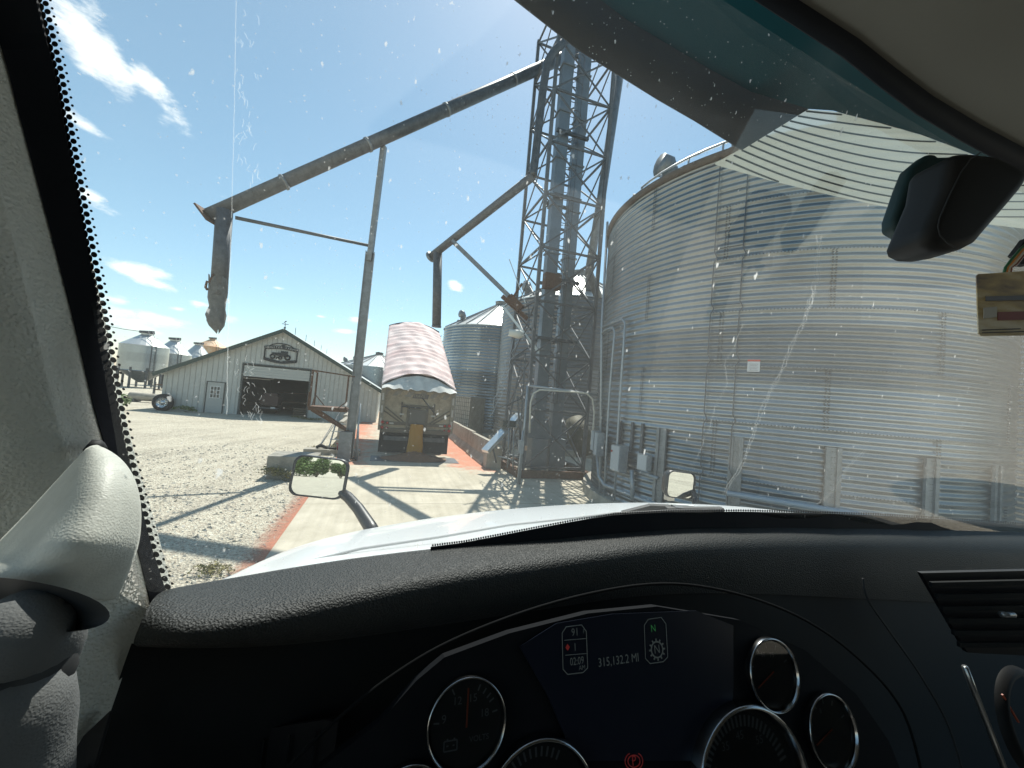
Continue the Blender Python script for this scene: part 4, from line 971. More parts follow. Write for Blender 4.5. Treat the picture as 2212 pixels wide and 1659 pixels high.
t = HOODM.node_tree; _o = N(t,'ShaderNodeTexCoord').outputs['Object']; _n = N(t,'ShaderNodeTexNoise', i_Scale=85., i_Detail=3., i_Roughness=.6); _m = N(t,'ShaderNodeMapping'); _m.inputs['Scale'].default_value = (1,.45,1); L(t,_o,_m.inputs[0]); L(t,_m.outputs[0],_n.inputs['Vector'])
_r = N(t,'ShaderNodeMapRange', i_1=.70, i_2=.74); L(t,_n.outputs['Fac'],_r.inputs[0]); _x = N(t,'ShaderNodeMixRGB'); _x.inputs[1].default_value=(.74,.76,.76,1); _x.inputs[2].default_value=(.12,.12,.11,1); L(t,_r.outputs[0],_x.inputs[0]); L(t,_x.outputs[0],t.nodes['Principled BSDF'].inputs['Base Color'])
q = MB(); q.grid(rows); hood = q.build('hood', HOODM, truck)
sd_ = hood.modifiers.new('sub', 'SUBSURF'); sd_.levels = 2; sd_.render_levels = 2
# crease along the hood
q = MB(); cp = [(505,1258),(620,1224),(780,1185),(950,1160),(1100,1134),(1250,1118),(1330,1108)]
q.tube([dsrt(x, y, .52+.0003*(x-500)) for x, y in cp], .0022, 6); q.build('hood_seam', mat('seam_grey', (.35,.36,.36), .5), hood)
# glass geometry in cab frame
base = [dsrt(x, y, d) for x, y, d in base_c]
def rf_(p_): 
    d = p_-CAM; return d.dot(LA), d.dot(LB), d.z
HZ = .42
def header(r): return cabp(r, .27 + .06*min(1,max(0,(r+.16)/.9)) - (.12 if r < .0 else 0)*min(1,-r/.18) , HZ)
gl = []; NB = len(base); NV = 10
heads = []
for i, b_ in enumerate(base):
    r, f, z = rf_(b_); heads.append(header(max(r,-.2) - (.07 if r < -.05 else 0)))
for j in range(NV+1):
    gl.append([b_.lerp(h_, j/NV) + (LB*.03*math.sin(math.pi*j/NV)) for b_, h_ in zip(base, heads)])
def glass_mat():
    M = bpy.data.materials.new('dirty_windshield'); M.use_nodes = True; t = M.node_tree; t.nodes.clear()
    out = N(t, 'ShaderNodeOutputMaterial'); o = N(t, 'ShaderNodeTexCoord').outputs['Object']
    tr = N(t, 'ShaderNodeBsdfTransparent'); tr.inputs[0].default_value = (.92,.96,.95,1)
    gs = N(t, 'ShaderNodeBsdfGlossy', i_Roughness=.0); gs.inputs[0].default_value = (1,1,1,1)
    fr = N(t, 'ShaderNodeFresnel', i_IOR=1.45); m1 = N(t, 'ShaderNodeMixShader'); L(t, fr.outputs[0], m1.inputs[0]); L(t, tr.outputs[0], m1.inputs[1]); L(t, gs.outputs[0], m1.inputs[2])
    # dust film
    df = N(t, 'ShaderNodeBsdfTranslucent'); df.inputs[0].default_value = (.8,.82,.78,1)
    dd = N(t, 'ShaderNodeBsdfDiffuse'); dd.inputs[0].default_value = (.8,.82,.78,1)
    dm = N(t, 'ShaderNodeMixShader', i_0=.35); L(t, df.outputs[0], dm.inputs[1]); L(t, dd.outputs[0], dm.inputs[2])
    n1 = N(t, 'ShaderNodeTexNoise', i_Scale=5., i_Detail=6.); L(t, o, n1.inputs['Vector'])
    film = N(t, 'ShaderNodeMapRange', i_1=.3, i_2=.75, i_3=.034, i_4=.085); L(t, n1.outputs['Fac'], film.inputs[0])
    # bug specks: elongated cells
    def specks(scale, rad, keep, rot, st, amp):
        mpn = N(t, 'ShaderNodeMapping'); mpn.inputs['Rotation'].default_value = rot; mpn.inputs['Scale'].default_value = st; L(t, o, mpn.inputs[0])
        nn = N(t, 'ShaderNodeTexNoise', i_Scale=scale*2.2, i_Detail=3.); L(t, mpn.outputs[0], nn.inputs['Vector'])
        ma = N(t, 'ShaderNodeVectorMath', operation='MULTIPLY_ADD'); ma.inputs[1].default_value = (.5/scale,)*3; L(t, nn.outputs['Color'], ma.inputs[0]); L(t, mpn.outputs[0], ma.inputs[2])
        v = N(t, 'ShaderNodeTexVoronoi', i_Scale=scale); L(t, ma.outputs[0], v.inputs['Vector'])
        lt = N(t, 'ShaderNodeMapRange', i_1=rad*.5, i_2=rad, i_3=amp, i_4=0.); L(t, v.outputs['Distance'], lt.inputs[0])
        sp = N(t, 'ShaderNodeSeparateColor'); L(t, v.outputs['Color'], sp.inputs[0])
        k = N(t, 'ShaderNodeMath', operation='LESS_THAN', i_1=keep); L(t, sp.outputs[0], k.inputs[0])
        mm = N(t, 'ShaderNodeMath', operation='MULTIPLY'); L(t, lt.outputs[0], mm.inputs[0]); L(t, k.outputs[0], mm.inputs[1]); return mm.outputs[0]
    a = specks(110, .16, .22, (0,0,0), (1,1,.55), .6); b = specks(45, .10, .14, (.3,.2,0), (1,1,.45), .8); c = specks(260, .22, .28, (0,0,0), (1,1,1), .35)
    mx1 = N(t, 'ShaderNodeMath', operation='MAXIMUM'); L(t, a, mx1.inputs[0]); L(t, b, mx1.inputs[1])
    mx2 = N(t, 'ShaderNodeMath', operation='MAXIMUM'); L(t, mx1.outputs[0], mx2.inputs[0]); L(t, c, mx2.inputs[1])
    mx3 = N(t, 'ShaderNodeMath', operation='MAXIMUM'); L(t, mx2.outputs[0], mx3.inputs[0]); L(t, film.outputs[0], mx3.inputs[1])
    # rays other than straight looks keep the same dirt
    m2 = N(t, 'ShaderNodeMixShader'); L(t, mx3.outputs[0], m2.inputs[0]); L(t, m1.outputs[0], m2.inputs[1]); L(t, dm.outputs[0], m2.inputs[2])
    L(t, m2.outputs[0], out.inputs[0]); return M
GM = glass_mat()
q = MB(); q.grid(gl); gobj = q.build('windshield', GM, truck, fix=False)
sd_ = gobj.modifiers.new('sub', 'SUBSURF'); sd_.levels = 2; sd_.render_levels = 2
# hit point of a picture ray on the glass sheet (piecewise), to place dots, cracks
def on_glass(x, y, off=.002):
    d = ray(x, y); best = None
    for j in range(NV):
        for i in range(NB-1):
            a, b_, c, e = gl[j][i], gl[j][i+1], gl[j+1][i+1], gl[j+1][i]
            for tri in ((a,b_,c),(a,c,e)):
                e1 = tri[1]-tri[0]; e2 = tri[2]-tri[0]; h = d.cross(e2); de = e1.dot(h)
                if abs(de) < 1e-12: continue
                s = CAM-tri[0]; u = s.dot(h)/de; qq = s.cross(e1); v = d.dot(qq)/de; tt = e2.dot(qq)/de
                if u >= -1e-4 and v >= -1e-4 and u+v <= 1.0001 and tt > 0: return CAM+d*(tt-off)
    return None
# left pillar: rubber/frit band + trim
def pd(y): return .19+(.288-.19)*max(0,min(1.4,(y-90)/(1275-90)))      # view depth along the glass' left edge
trimR = [(-60,-160),(-20,-20),(0,60),(28,160),(50,250),(110,480),(160,680),(205,880),(240,1010),(285,1150),(325,1300),(335,1340)]
bandR = [(50,-160),(72,-60),(84,0),(120,160),(168,430),(218,700),(262,950),(318,1180),(352,1276),(368,1330)]
ys = list(range(-160, 1331, 30))
FR = mat('frit_black', (.008,.010,.014), .7, spec=.15)
fb_ = MB(); fb_.grid([[dsrt(lerp_line(trimR,y=y)-6, y, pd(y)*.97) for y in ys], [dsrt(lerp_line(bandR,y=y), y, pd(y)*1.01) for y in ys]], smooth=False)
fo = fb_.build('pillar_seal', FR, truck)
sd_ = fo.modifiers.new('t', 'SOLIDIFY'); sd_.thickness = .003
dots = MB()
def dot(x, y, r, dep, sq=.85, ang=-.3):
    ca, sa = math.cos(ang), math.sin(ang); vs = []
    for k in range(10):
        a = 2*math.pi*k/10; ex, ey = r*math.cos(a), r*sq*math.sin(a); vs.append(dsrt(x+ex*ca-ey*sa, y+ex*sa+ey*ca, dep))
    dots.add(vs, [tuple(range(10))])
y = -10; k = 0
while y < 1275:
    d_ = pd(y)*1.012; xb = lerp_line(bandR, y=y)
    dot(xb-1, y+9, 11, d_, .95); dot(xb+13, y, 7.6, d_, .78, .5); dot(xb+23, y-7, 3.6, d_, .75, .5)
    y += 17.5; k += 1
dots.build('frit_dots', FR, truck, fix=False)
# inner pillar trim, a thick curved shell reaching back past the driver
rows = []
for y in ys:
    xr = lerp_line(trimR, y=y); d_ = pd(y)*.97
    e = dsrt(xr, y, d_); row = [e+LB*.02+LA*.004]
    row += [e, e - LB*.018 - LA*.006, dsrt(xr-90, y+6, d_*.90), dsrt(xr-220, y+14, d_*.84), dsrt(xr-420, y+30, d_*.78), dsrt(xr-800, y+60, d_*.70)]
    rows.append(row)
q = MB(); q.grid(rows); pt = q.build('pillar_trim', TRIM, truck)
# lower trim beside the dash
low = [[(338,1328,.268),(310,1352,.262),(284,1400,.256),(262,1470,.25),(238,1540,.245),(205,1620,.24),(175,1720,.235)],
       [(200,1250,.25),(200,1300,.248),(180,1400,.24),(160,1470,.235),(140,1540,.23),(110,1620,.225),(80,1720,.22)],
       [(60,1230,.2),(40,1300,.2),(10,1400,.2),(0,1470,.2),(-20,1540,.2),(-40,1620,.2),(-60,1720,.2)],
       [(-160,1230,.16),(-160,1300,.16),(-160,1400,.16),(-160,1470,.16),(-160,1540,.16),(-160,1620,.16),(-160,1720,.16)]]
q = MB(); q.grid([[dsrt(*p_) for p_ in r] for r in low]); q.build('kick_trim', TRIM, truck)
# dark door-edge wedge
q = MB(); q.prism([dsrt(238,1535,.236), dsrt(180,1590,.232), dsrt(125,1680,.225), dsrt(190,1700,.235)], V((-.002,.004,-.004))); q.build('door_seal', BLACK, truck)
# grab handle: pale bulging end cover and dark grip below
hc = [(60,1160,-55,1),(0,0,0,0)]
outl = [(205,972),(232,985),(262,1010),(283,1050),(291,1100),(289,1150),(280,1190),(262,1240),(245,1285),(228,1318)]
inl =  [(200,975),(180,995),(150,1030),(115,1068),(75,1112),(30,1160),(0,1195),(-30,1225),(-70,1262),(-110,1300)]
def shell(outl, inl, d0, bulge, n=12):
    rows = []
    for (ox, oy), (ix, iy) in zip(outl, inl):
        row = []
        for k in range(n+1):
            a = k/n; x = ox+(ix-ox)*a; y = oy+(iy-oy)*a
            w = math.hypot(ox-ix, oy-iy)/300.
            row.append(dsrt(x, y, d0(y) - bulge*min(1,w)*math.sin(math.pi*(.08+a*.84))))
        rows.append(row)
    mb = MB(); mb.grid(rows); return mb
cover_out = outl; cover_in = inl
# lower rim of the cover follows an ellipse: extend with rim rows
q = shell([(205,972),(236,986),(264,1012),(283,1050),(291,1100),(290,1140),(286,1175),(276,1210),(264,1240),(252,1270),(240,1292)],
          [(200,974),(178,998),(146,1032),(110,1072),(70,1115),(25,1162),(-20,1205),(-80,1232),(-140,1245),(-180,1250),(-190,1252)], lambda y: .215, .045)
h1 = q.build('grab_handle', HANDLE, truck)
sd_ = h1.modifiers.new('sub', 'SUBSURF'); sd_.levels = 1; sd_.render_levels = 2; sl = h1.modifiers.new('t','SOLIDIFY'); sl.thickness = -.003
def ell(cx, cy, a, b, d, rng, ang=0):
    return [dsrt(cx+a*math.cos(t_)*math.cos(ang)-b*math.sin(t_)*math.sin(ang), cy+a*math.cos(t_)*math.sin(ang)+b*math.sin(t_)*math.cos(ang), d) for t_ in rng]
rng = [2*math.pi*k/36 for k in range(36)]
q = MB(); q.grid([ell(33,1306,206,55,.158,rng,R_(7)), ell(34,1310,198,50,.160,rng,R_(7)), ell(40,1320,150,40,.163,rng,R_(7)), ell(45,1330,40,20,.165,rng)], closed=True)
q.build('handle_mouth', mat('handle_dark', (.03,.032,.034), .6), h1)
GRIP = tex_mat('grip_rubber', (.15,.155,.155), .75, 1100, .6, .3, .0004)
def tubeimg(pts, nm, M_):
    mb = MB(); P = [dsrt(x, y, d) for x, y, d, r in pts]; mb.tube(P, [r/F*d for x, y, d, r in pts], 24); return mb.build(nm, M_, h1)
tubeimg([(10,1500,.176,96),(28,1440,.17,100),(45,1395,.163,100),(50,1366,.158,92),(52,1342,.154,76),(50,1324,.152,40)], 'grip', GRIP)
tubeimg([(-60,1760,.155,150),(-45,1650,.155,142),(-24,1570,.155,134),(-10,1520,.153,118),(-8,1484,.150,92),(-8,1466,.149,40)], 'grip', GRIP)
q = MB(); PP = [(26,1424,.162,98),(18,1440,.160,106),(12,1458,.159,110),(4,1476,.159,110),(-4,1494,.162,98)]; q.tube([dsrt(x,y,d) for x,y,d,r in PP], [r/F*d for x,y,d,r in PP], 28); q.build('handle_ring', mat('handle_dark', (.03,.032,.034), .6), h1)
q = MB(); q.tube([dsrt(214,968,.24), dsrt(207,962,.235), dsrt(199,972,.23)], .004, 6); q.build('handle_screw_cover', BLACK, h1)
q = MB(); q.tube([dsrt(x-3, y-2, .216) for x, y in inl[:8]], .0016, 6); q.build('handle_seam', BLACK, h1)

# frit along the glass base (dark band) with fine dots on top
top_f = [(930,1181),(1000,1172),(1150,1143),(1250,1124),(1330,1112),(1450,1106),(1600,1105),(1760,1108),(1900,1113),(2050,1122),(2212,1134),(2300,1140)]
bb = [(x, y, d) for x, y, d in base_c]
def bdep(x): return lerp_line([(a,c) for a,b,c in base_c], x=x)
def bys(x): return lerp_line([(a,b) for a,b,c in base_c], x=x)
xs = list(range(930, 2301, 30))
mb = MB(); mb.grid([[dsrt(x, lerp_line(top_f,x=x), bdep(x)*1.0-.002) for x in xs], [dsrt(x, bys(x)+30, bdep(x)*.99-.002) for x in xs]], smooth=False)
fo = mb.build('windshield_frit', FR, truck)
dots = MB(); x = 935
while x < 2290:
    y = lerp_line(top_f, x=x); d_ = bdep(x)-.0022; vs = []
    for k in range(6): a = 2*math.pi*k/6; vs.append(dsrt(x+2.3*math.cos(a), y-2.5+2.6*math.sin(a), d_))
    dots.add(vs, [tuple(range(6))]); x += 5.2
dots.build('frit_dots', FR, truck, fix=False)
# wiper outside
wp = MB(); wd = .62
wp.tube([dsrt(x, y, wd) for x, y in ((1250,1131),(1330,1112),(1450,1106),(1560,1104))], .004, 6)
wb = wp.build('wiper', mat('wiper_black', (.03,.03,.03), .5), truck)
q = MB(); q.bar(dsrt(1345,1110,.66), dsrt(1405,1095,.66), .012, .008); q.bar(dsrt(1403,1095,.66), dsrt(1490,1099,.66), .014, .008); q.bar(dsrt(1440,1104,.64), dsrt(1560,1104,.64), .012, .012); q.build('wiper_arm', mat('wiper_black', (.03,.03,.03), .5), wb)
q = MB(); q.box(dsrt(1480,1104,.645), .04,.02,.014); q.build('wiper_joint', DARKST, wb)

# dashboard: padded top, lip and face, lofted from left to right
dash_c = [ # x of section at the back edge, then (x,y,depth) back..front
 [(352,1277,.287),(338,1285,.275),(322,1305,.262),(308,1335,.252),(296,1365,.248),(284,1393,.247),(300,1398,.25),(330,1396,.256)],
 [(380,1268,.292),(378,1282,.278),(376,1310,.262),(372,1345,.248),(366,1375,.243),(362,1395,.243),(370,1402,.25),(400,1400,.262)],
 [(500,1249,.320),(502,1266,.306),(505,1290,.288),(508,1325,.270),(510,1355,.262),(512,1385,.262),(520,1400,.268),(540,1400,.28)],
 [(700,1213,.357),(703,1230,.342),(706,1255,.322),(710,1285,.304),(712,1315,.296),(714,1345,.296),(716,1370,.30),(722,1385,.31)],
 [(950,1182,.407),(950,1196,.393),(950,1215,.376),(950,1238,.358),(950,1262,.350),(952,1290,.350),(954,1320,.352),(956,1350,.36)],
 [(1200,1161,.457),(1200,1172,.445),(1200,1186,.430),(1200,1204,.412),(1200,1226,.402),(1200,1252,.40),(1200,1282,.40),(1200,1312,.405)],
 [(1400,1139,.502),(1400,1148,.49),(1400,1158,.476),(1400,1173,.458),(1400,1192,.447),(1400,1220,.444),(1400,1250,.443),(1400,1282,.445)],
 [(1600,1136,.562),(1600,1144,.55),(1600,1153,.535),(1600,1166,.517),(1600,1184,.505),(1600,1212,.50),(1600,1245,.498),(1600,1280,.50)],
 [(1800,1138,.642),(1800,1146,.63),(1800,1154,.615),(1800,1166,.597),(1800,1184,.585),(1800,1215,.58),(1800,1250,.575),(1800,1290,.575)],
 [(2000,1143,.742),(2000,1150,.728),(2000,1158,.71),(2000,1170,.69),(2000,1190,.675),(2000,1220,.668),(2000,1255,.66),(2000,1300,.66)],
 [(2212,1149,.882),(2212,1156,.865),(2212,1164,.845),(2212,1176,.82),(2212,1196,.80),(2212,1226,.79),(2212,1262,.78),(2212,1310,.78)],
 [(2400,1155,1.0),(2400,1162,.98),(2400,1170,.955),(2400,1182,.93),(2400,1202,.91),(2400,1232,.90),(2400,1270,.89),(2400,1320,.89)]]
q = MB(); q.grid([[dsrt(*p_) for p_ in s] for s in dash_c]); dash = q.build('dashboard', DASH, truck)
sd_ = dash.modifiers.new('sub', 'SUBSURF'); sd_.levels = 2; sd_.render_levels = 3
sd_.boundary_smooth = 'PRESERVE_CORNERS'
# face below the lip
face = []
bots = [(238,1545,.25),(330,1700,.27),(480,1720,.29),(700,1720,.32),(950,1720,.345),(1200,1720,.37),(1400,1720,.40),(1600,1720,.43),(1800,1720,.47),(2000,1720,.51),(2212,1720,.56),(2400,1720,.6)]
for s, b_ in zip(dash_c, bots):
    a = dsrt(s[-1][0], s[-1][1]-6, s[-1][2]+.008); e = dsrt(*b_); face.append([a, a.lerp(e,.33), a.lerp(e,.66), e, e-LB*.2-Z*.2])
q = MB(); q.grid([[dsrt(284,1390,.249), dsrt(266,1440,.249), dsrt(246,1500,.249), dsrt(215,1600,.249), dsrt(215,1600,.249)-LB*.2-Z*.2]]+face); dfc = q.build('dash_face', DASHF, truck)
def smooth_(p, n=6):
    o = []; p = [p[0]]+p+[p[-1]]
    for i in range(1, len(p)-2):
        for k in range(n):
            t_ = k/n; f = lambda a,b,c,d: .5*(2*b+(c-a)*t_+(2*a-5*b+4*c-d)*t_*t_+(3*b-a-3*c+d)*t_**3)
            o.append(tuple(f(*(q_[j] for q_ in p[i-1:i+3])) for j in (0,1)))
    return o+[p[-1]]
# instrument cluster on its own plane
pn = V((.30,-.954,.30)).normalized(); pc0 = dsrt(1005,1560,.305)
px_ = Z.cross(pn).normalized(); py_ = pn.cross(px_).normalized()
def ip(x, y, off=0):
    d = ray(x, y); tt = (pc0-CAM).dot(pn)/d.dot(pn); return CAM + d*tt + pn*off
q = MB(); oc = [(640,1700),(820,1560),(900,1470),(960,1420),(1100,1368),(1270,1325),(1420,1310),(1600,1340),(1740,1405),(1850,1500),(1920,1600),(1960,1700)]
q.prism([ip(x, y, .0) for x, y in oc], -pn*.01); clu = q.build('instrument_cluster', DFACE, truck)
# hood arch over the cluster
ar = [(560,1720),(720,1560),(860,1450),(1000,1372),(1200,1300),(1400,1262),(1560,1275),(1720,1330),(1850,1420),(1950,1540),(2000,1720)]
q = MB(); q.tube([ip(x, y, .001) for x, y in smooth_(ar)], .0014, 10); q.build('cluster_hood', mat('arch_black', (.006,.0065,.007), .8, spec=.1), truck)
q = MB(); q.tube([ip(x, y, .012) for x, y in smooth_([(1840,1245),(1850,1290),(1890,1350),(1960,1450),(2020,1560),(2060,1700)])], .0012, 8); q.build('dash_panel_gap', BLACK, truck)
CHR = mat('chrome', (.38,.38,.38), .16, 1.0)
FACE = mat('dial_black', (.012,.012,.013), .4)
PRT = mat('dial_print', (.15,.16,.165), .6)
NEED = mat('needle_orange', (.35,.06,.02), .5)
DGL = bpy.data.materials.new('dial_glass'); DGL.use_nodes = True; t = DGL.node_tree; t.nodes.clear()
_o = N(t,'ShaderNodeOutputMaterial'); _t = N(t,'ShaderNodeBsdfTransparent'); _g = N(t,'ShaderNodeBsdfGlossy', i_Roughness=.02); _m = N(t,'ShaderNodeMixShader'); _f = N(t,'ShaderNodeFresnel', i_IOR=1.4)
L(t,_f.outputs[0],_m.inputs[0]); L(t,_t.outputs[0],_m.inputs[1]); L(t,_g.outputs[0],_m.inputs[2]); L(t,_m.outputs[0],_o.inputs[0])
def gauge(cx, cy, rpx, label, nums, needle, ticks, extra=None, scale=1.):
    c = ip(cx, cy, .001); d_ = (c-CAM).dot(fwd); r = rpx*d_/F*scale
    ax = (px_, py_, pn)
    q = MB(); q.lathe(c, [(r*1.0,0),(r*1.0,r*.2),(r*.975,r*.25),(r*.95,r*.22),(r*.9,r*.05)], 56, ax); bz = q.build('gauge', CHR, truck); bz['label'] = label
    q = MB(); q.lathe(c, [(r*.92,r*.04),(0,r*.04)], 48, ax); q.build('dial_face', FACE, bz)
    q = MB()
    for a in ticks:
        ca, sa = math.cos(R_(a)), math.sin(R_(a)); dirv = px_*ca+py_*sa
        q.bar(c+dirv*r*.68+pn*(r*.05), c+dirv*r*.82+pn*(r*.05), r*.035, .0002, up=pn)
    q.build('scale_tick', PRT, bz)
    for s, a, rad, sz in nums:
        tb = text(s, r*sz, c+px_*(math.cos(R_(a))*r*rad)+py_*(math.sin(R_(a))*r*rad)+pn*(r*.055), px_, py_, 0); tb.build('dial_text', PRT, bz, fix=False)
    if needle is not None:
        dirv = px_*math.cos(R_(needle))+py_*math.sin(R_(needle)); q = MB(); q.bar(c-dirv*r*.1+pn*(r*.09), c+dirv*r*.72+pn*(r*.09), r*.04, .0004, up=pn); q.build('needle', NEED, bz)
    q = MB(); q.lathe(c, [(r*.91,r*.17),(0,r*.17)], 48, ax); q.build('lens', DGL, bz)
    return bz, c, r
gv, c, r = gauge(1006,1556,86, 'volts gauge with an orange needle near 14', [('9',168,.58,.26),('12',118,.52,.24),('15',72,.5,.24),('18',15,.48,.24),('VOLTS',-48,.5,.17)], 88, [175,118,65,10,40,30,52])
q = MB(); bc_ = c-px_*r*.38-py_*r*.42+pn*(r*.055)
for a, b in (((-.16,-.1),(.16,-.1)),((-.16,.1),(.16,.1)),((-.16,-.1),(-.16,.1)),((.16,-.1),(.16,.1)),((-.1,.13),(-.06,.13)),((.07,.13),(.11,.13)),((-.1,0),(-.05,0)),((.05,0),(.1,0))):
    q.bar(bc_+px_*r*a[0]+py_*r*a[1], bc_+px_*r*b[0]+py_*r*b[1], r*.03, .0002, up=pn)
q.build('battery_symbol', PRT, gv)
gauge(1660,1452,68, 'upper right small gauge with chrome ring', [('75',70,.5,.2),('50',110,.55,.18)], 205, [60,90,120,20,160])
gauge(1785,1575,70, 'lower right small gauge with chrome ring', [('8',110,.55,.18)], 200, [60,90,120,20,160])
gauge(1608,1690,150, 'large speedometer with white ticks', [('25',158,.62,.15),('35',122,.58,.15),('45',92,.58,.15),('55',55,.58,.15)], None, [15+6*k for k in range(26)])
gauge(1160,1740,130, 'large round gauge at the bottom left of the display', [], None, [60+8*k for k in range(10)])
gauge(880,1745,84, 'small gauge showing only its top edge at the picture bottom', [], None, [60,90,120])
# display
LC = mat('lcd_dark', (.008,.011,.020), .3, spec=.25)
q = MB(); q.prism([ip(x, y, .0015) for x, y in [(1120,1395),(1200,1345),(1320,1325),(1500,1318),(1580,1350),(1580,1480),(1570,1640),(1240,1640),(1180,1500)]], pn*.001); lcd = q.build('display_screen', LC, truck)
SCR = bpy.data.materials.new('screen_text'); SCR.use_nodes = True; p = SCR.node_tree.nodes['Principled BSDF']; p.inputs['Base Color'].default_value = (.06,.075,.075,1); p.inputs['Emission Color'].default_value = (.6,.72,.7,1); p.inputs['Emission Strength'].default_value = .016
SCG = bpy.data.materials.new('screen_green'); SCG.use_nodes = True; p = SCG.node_tree.nodes['Principled BSDF']; p.inputs['Base Color'].default_value = (.02,.1,.03,1); p.inputs['Emission Color'].default_value = (.1,.7,.2,1); p.inputs['Emission Strength'].default_value = .05
SCO = bpy.data.materials.new('screen_red'); SCO.use_nodes = True; p = SCO.node_tree.nodes['Principled BSDF']; p.inputs['Base Color'].default_value = (.2,.02,.02,1); p.inputs['Emission Color'].default_value = (.8,.06,.05,1); p.inputs['Emission Strength'].default_value = .035
def iptext(s, x, y, hpx, M_, sq=.9):
    c = ip(x, y, .003); d_ = (c-CAM).dot(fwd); tb = text(s, hpx*1.35*d_/F, c, px_, py_, 0, squash=sq); tb.build('screen_text', M_, lcd, fix=False)
def ipline(pts, M_, w=.0004, nm='screen_line'):
    q = MB(); q.tube([ip(x, y, .003) for x, y in pts], w, 4); q.build(nm, M_, lcd)
def rrect(x0, y0, x1, y1, sk):
    c_ = 10; return [(x0+c_+sk,y0),(x1-c_+sk,y0-4),(x1+sk,y0+c_),(x1+sk*.0,y1-c_),(x1-c_,y1),(x0+c_,y1+4),(x0,y1-c_+3),(x0+sk*.6,y0+c_+3),(x0+c_+sk,y0)]
ipline(rrect(1213,1352,1266,1450,-3), SCR); ipline(rrect(1390,1336,1438,1427,-4), SCR)
ipline([(1216,1381),(1264,1377)], SCR, .0003); ipline([(1218,1413),(1266,1409)], SCR, .0003)
iptext('91', 1239,1364,15,SCR); iptext('F',1258,1362,8,SCR); iptext('1',1239,1396,15,SCR); iptext('02:09',1243,1426,15,SCR,.75); iptext('AM',1254,1440,9,SCR)
iptext('315,132.2 MI',1333,1424,17,SCR,.85); iptext('N',1407,1356,14,SCG); iptext('N',1415,1401,17,SCR); iptext('P',1365,1640,18,SCO)
q = MB(); c = ip(1223,1396,.003); s=.0022; q.add([c-px_*s,c+py_*s*1.2,c+px_*s,c-py_*s*1.2],[(0,1,2,3)]); q.build('warning_diamond', SCO, lcd)
gc = ip(1415,1401,.003); rr = 17*(gc-CAM).dot(fwd)/F
q = MB(); q.lathe(gc, [(rr*.78,0),(rr*.95,0)], 24, (px_,py_,pn))
for k in range(12):
    a = 2*math.pi*k/12; dv = px_*math.cos(a)+py_*math.sin(a); q.bar(gc+dv*rr*.92, gc+dv*rr*1.2, rr*.18, .0002, up=pn)
q.build('gear_symbol', SCR, lcd, fix=False)
q = MB(); 
for r2, a0_, a1_ in ((13,0,360),(19,120,240),(19,-60,60)):
    pts = [ip(1365+r2*math.cos(R_(a0_+(a1_-a0_)*k/20)), 1640-r2*math.sin(R_(a0_+(a1_-a0_)*k/20)), .003) for k in range(21)]; q.tube(pts, .0004, 4)
q.build('parking_symbol', SCO, lcd)
# left air vent / panel, right vent, silver trim
q = MB(); q.prism([dsrt(x,y,.300) for x,y in [(420,1600),(700,1555),(730,1560),(715,1700),(400,1700)]], V((0,.002,0))); vn = q.build('left_vent', mat('vent_black', (.006,.006,.007), .5), truck)
q = MB()
for k in range(4): q.bar(dsrt(515+k*56,1605-k*8,.297), dsrt(500+k*56,1700,.297), .0012)
q.build('vent_slat', DASHF, vn)
q = MB(); q.prism([dsrt(x,y,.52) for x,y in [(1990,1238),(2260,1232),(2290,1420),(2090,1410)]], V((0,.006,0))); vn = q.build('right_vent', mat('vent_black', (.006,.006,.007), .5), truck)
q = MB()
for k in range(6): q.bar(dsrt(2010+k*12,1262+k*26,.512), dsrt(2280,1256+k*27,.512), .004, .006)
q.build('vent_slat', DASHF, vn)
q = MB(); q.tube([dsrt(2162,1327,.5), dsrt(2190,1328,.5)], .0034, 10); q.build('vent_knob', mat('knob_grey', (.3,.3,.3), .3, .6), vn)
q = MB(); q.tube([dsrt(x,y,.425) for x,y in [(2084,1440),(2105,1495),(2135,1570),(2180,1690)]], .0028, 10); q.build('silver_trim', mat('satin_silver', (.4,.4,.39), .3, .9), truck)
q = MB(); cdl = dsrt(2220,1560,.44); q.lathe(cdl, [(.055,0),(.052,.008),(.046,.008)], 40, (px_,py_,pn)); q.build('gauge', mat('dark_ring', (.008,.008,.008), .6, spec=.2), truck)
q = MB(); q.bar(dsrt(2165,1500,.43), dsrt(2200,1560,.43), .0015); q.build('needle', NEED, truck)

# headliner, header, cab shell (closed behind so that the inside is lit only through the glass)
HL = tex_mat('headliner', (.155,.155,.137), .95, 260, .3, .1, .0006)
hdr = [(1560,-110,.36),(1640,-52,.375),(1720,0,.39),(1850,84,.425),(1930,148,.45),(2010,208,.48),(2110,268,.52),(2212,322,.565),(2330,380,.62),(2450,440,.68)]
H0 = [dsrt(*p_) for p_ in hdr]
rows = [[p_ - LB*(0.0+.0) for p_ in H0], [p_ - LB*.10 + Z*.035 for p_ in H0], [p_ - LB*.35 + Z*.09 for p_ in H0], [p_ - LB*1.6 + Z*.12 for p_ in H0]]
rows = [[p_-LA*1.2 for p_ in r[:1]] + r for r in rows]
q = MB(); q.grid(rows); q.build('headliner', HL, truck)
q = MB(); low_ = [(x+off*.6, y+off) for (x,y,d), off in zip(hdr, [30,32,34,36,38,38,34,30,30,30])]
q.grid([[dsrt(x,y,d*1.0) for x,y,d in hdr], [dsrt(x-34, y+34+ (4), d*1.02) for (x,y,d) in hdr]]); fo = q.build('header_frit', FR, truck)
sd_ = fo.modifiers.new('t','SOLIDIFY'); sd_.thickness = .004
CABM = mat('cab_liner', (.145,.145,.135), .9)
shell_ = MB()
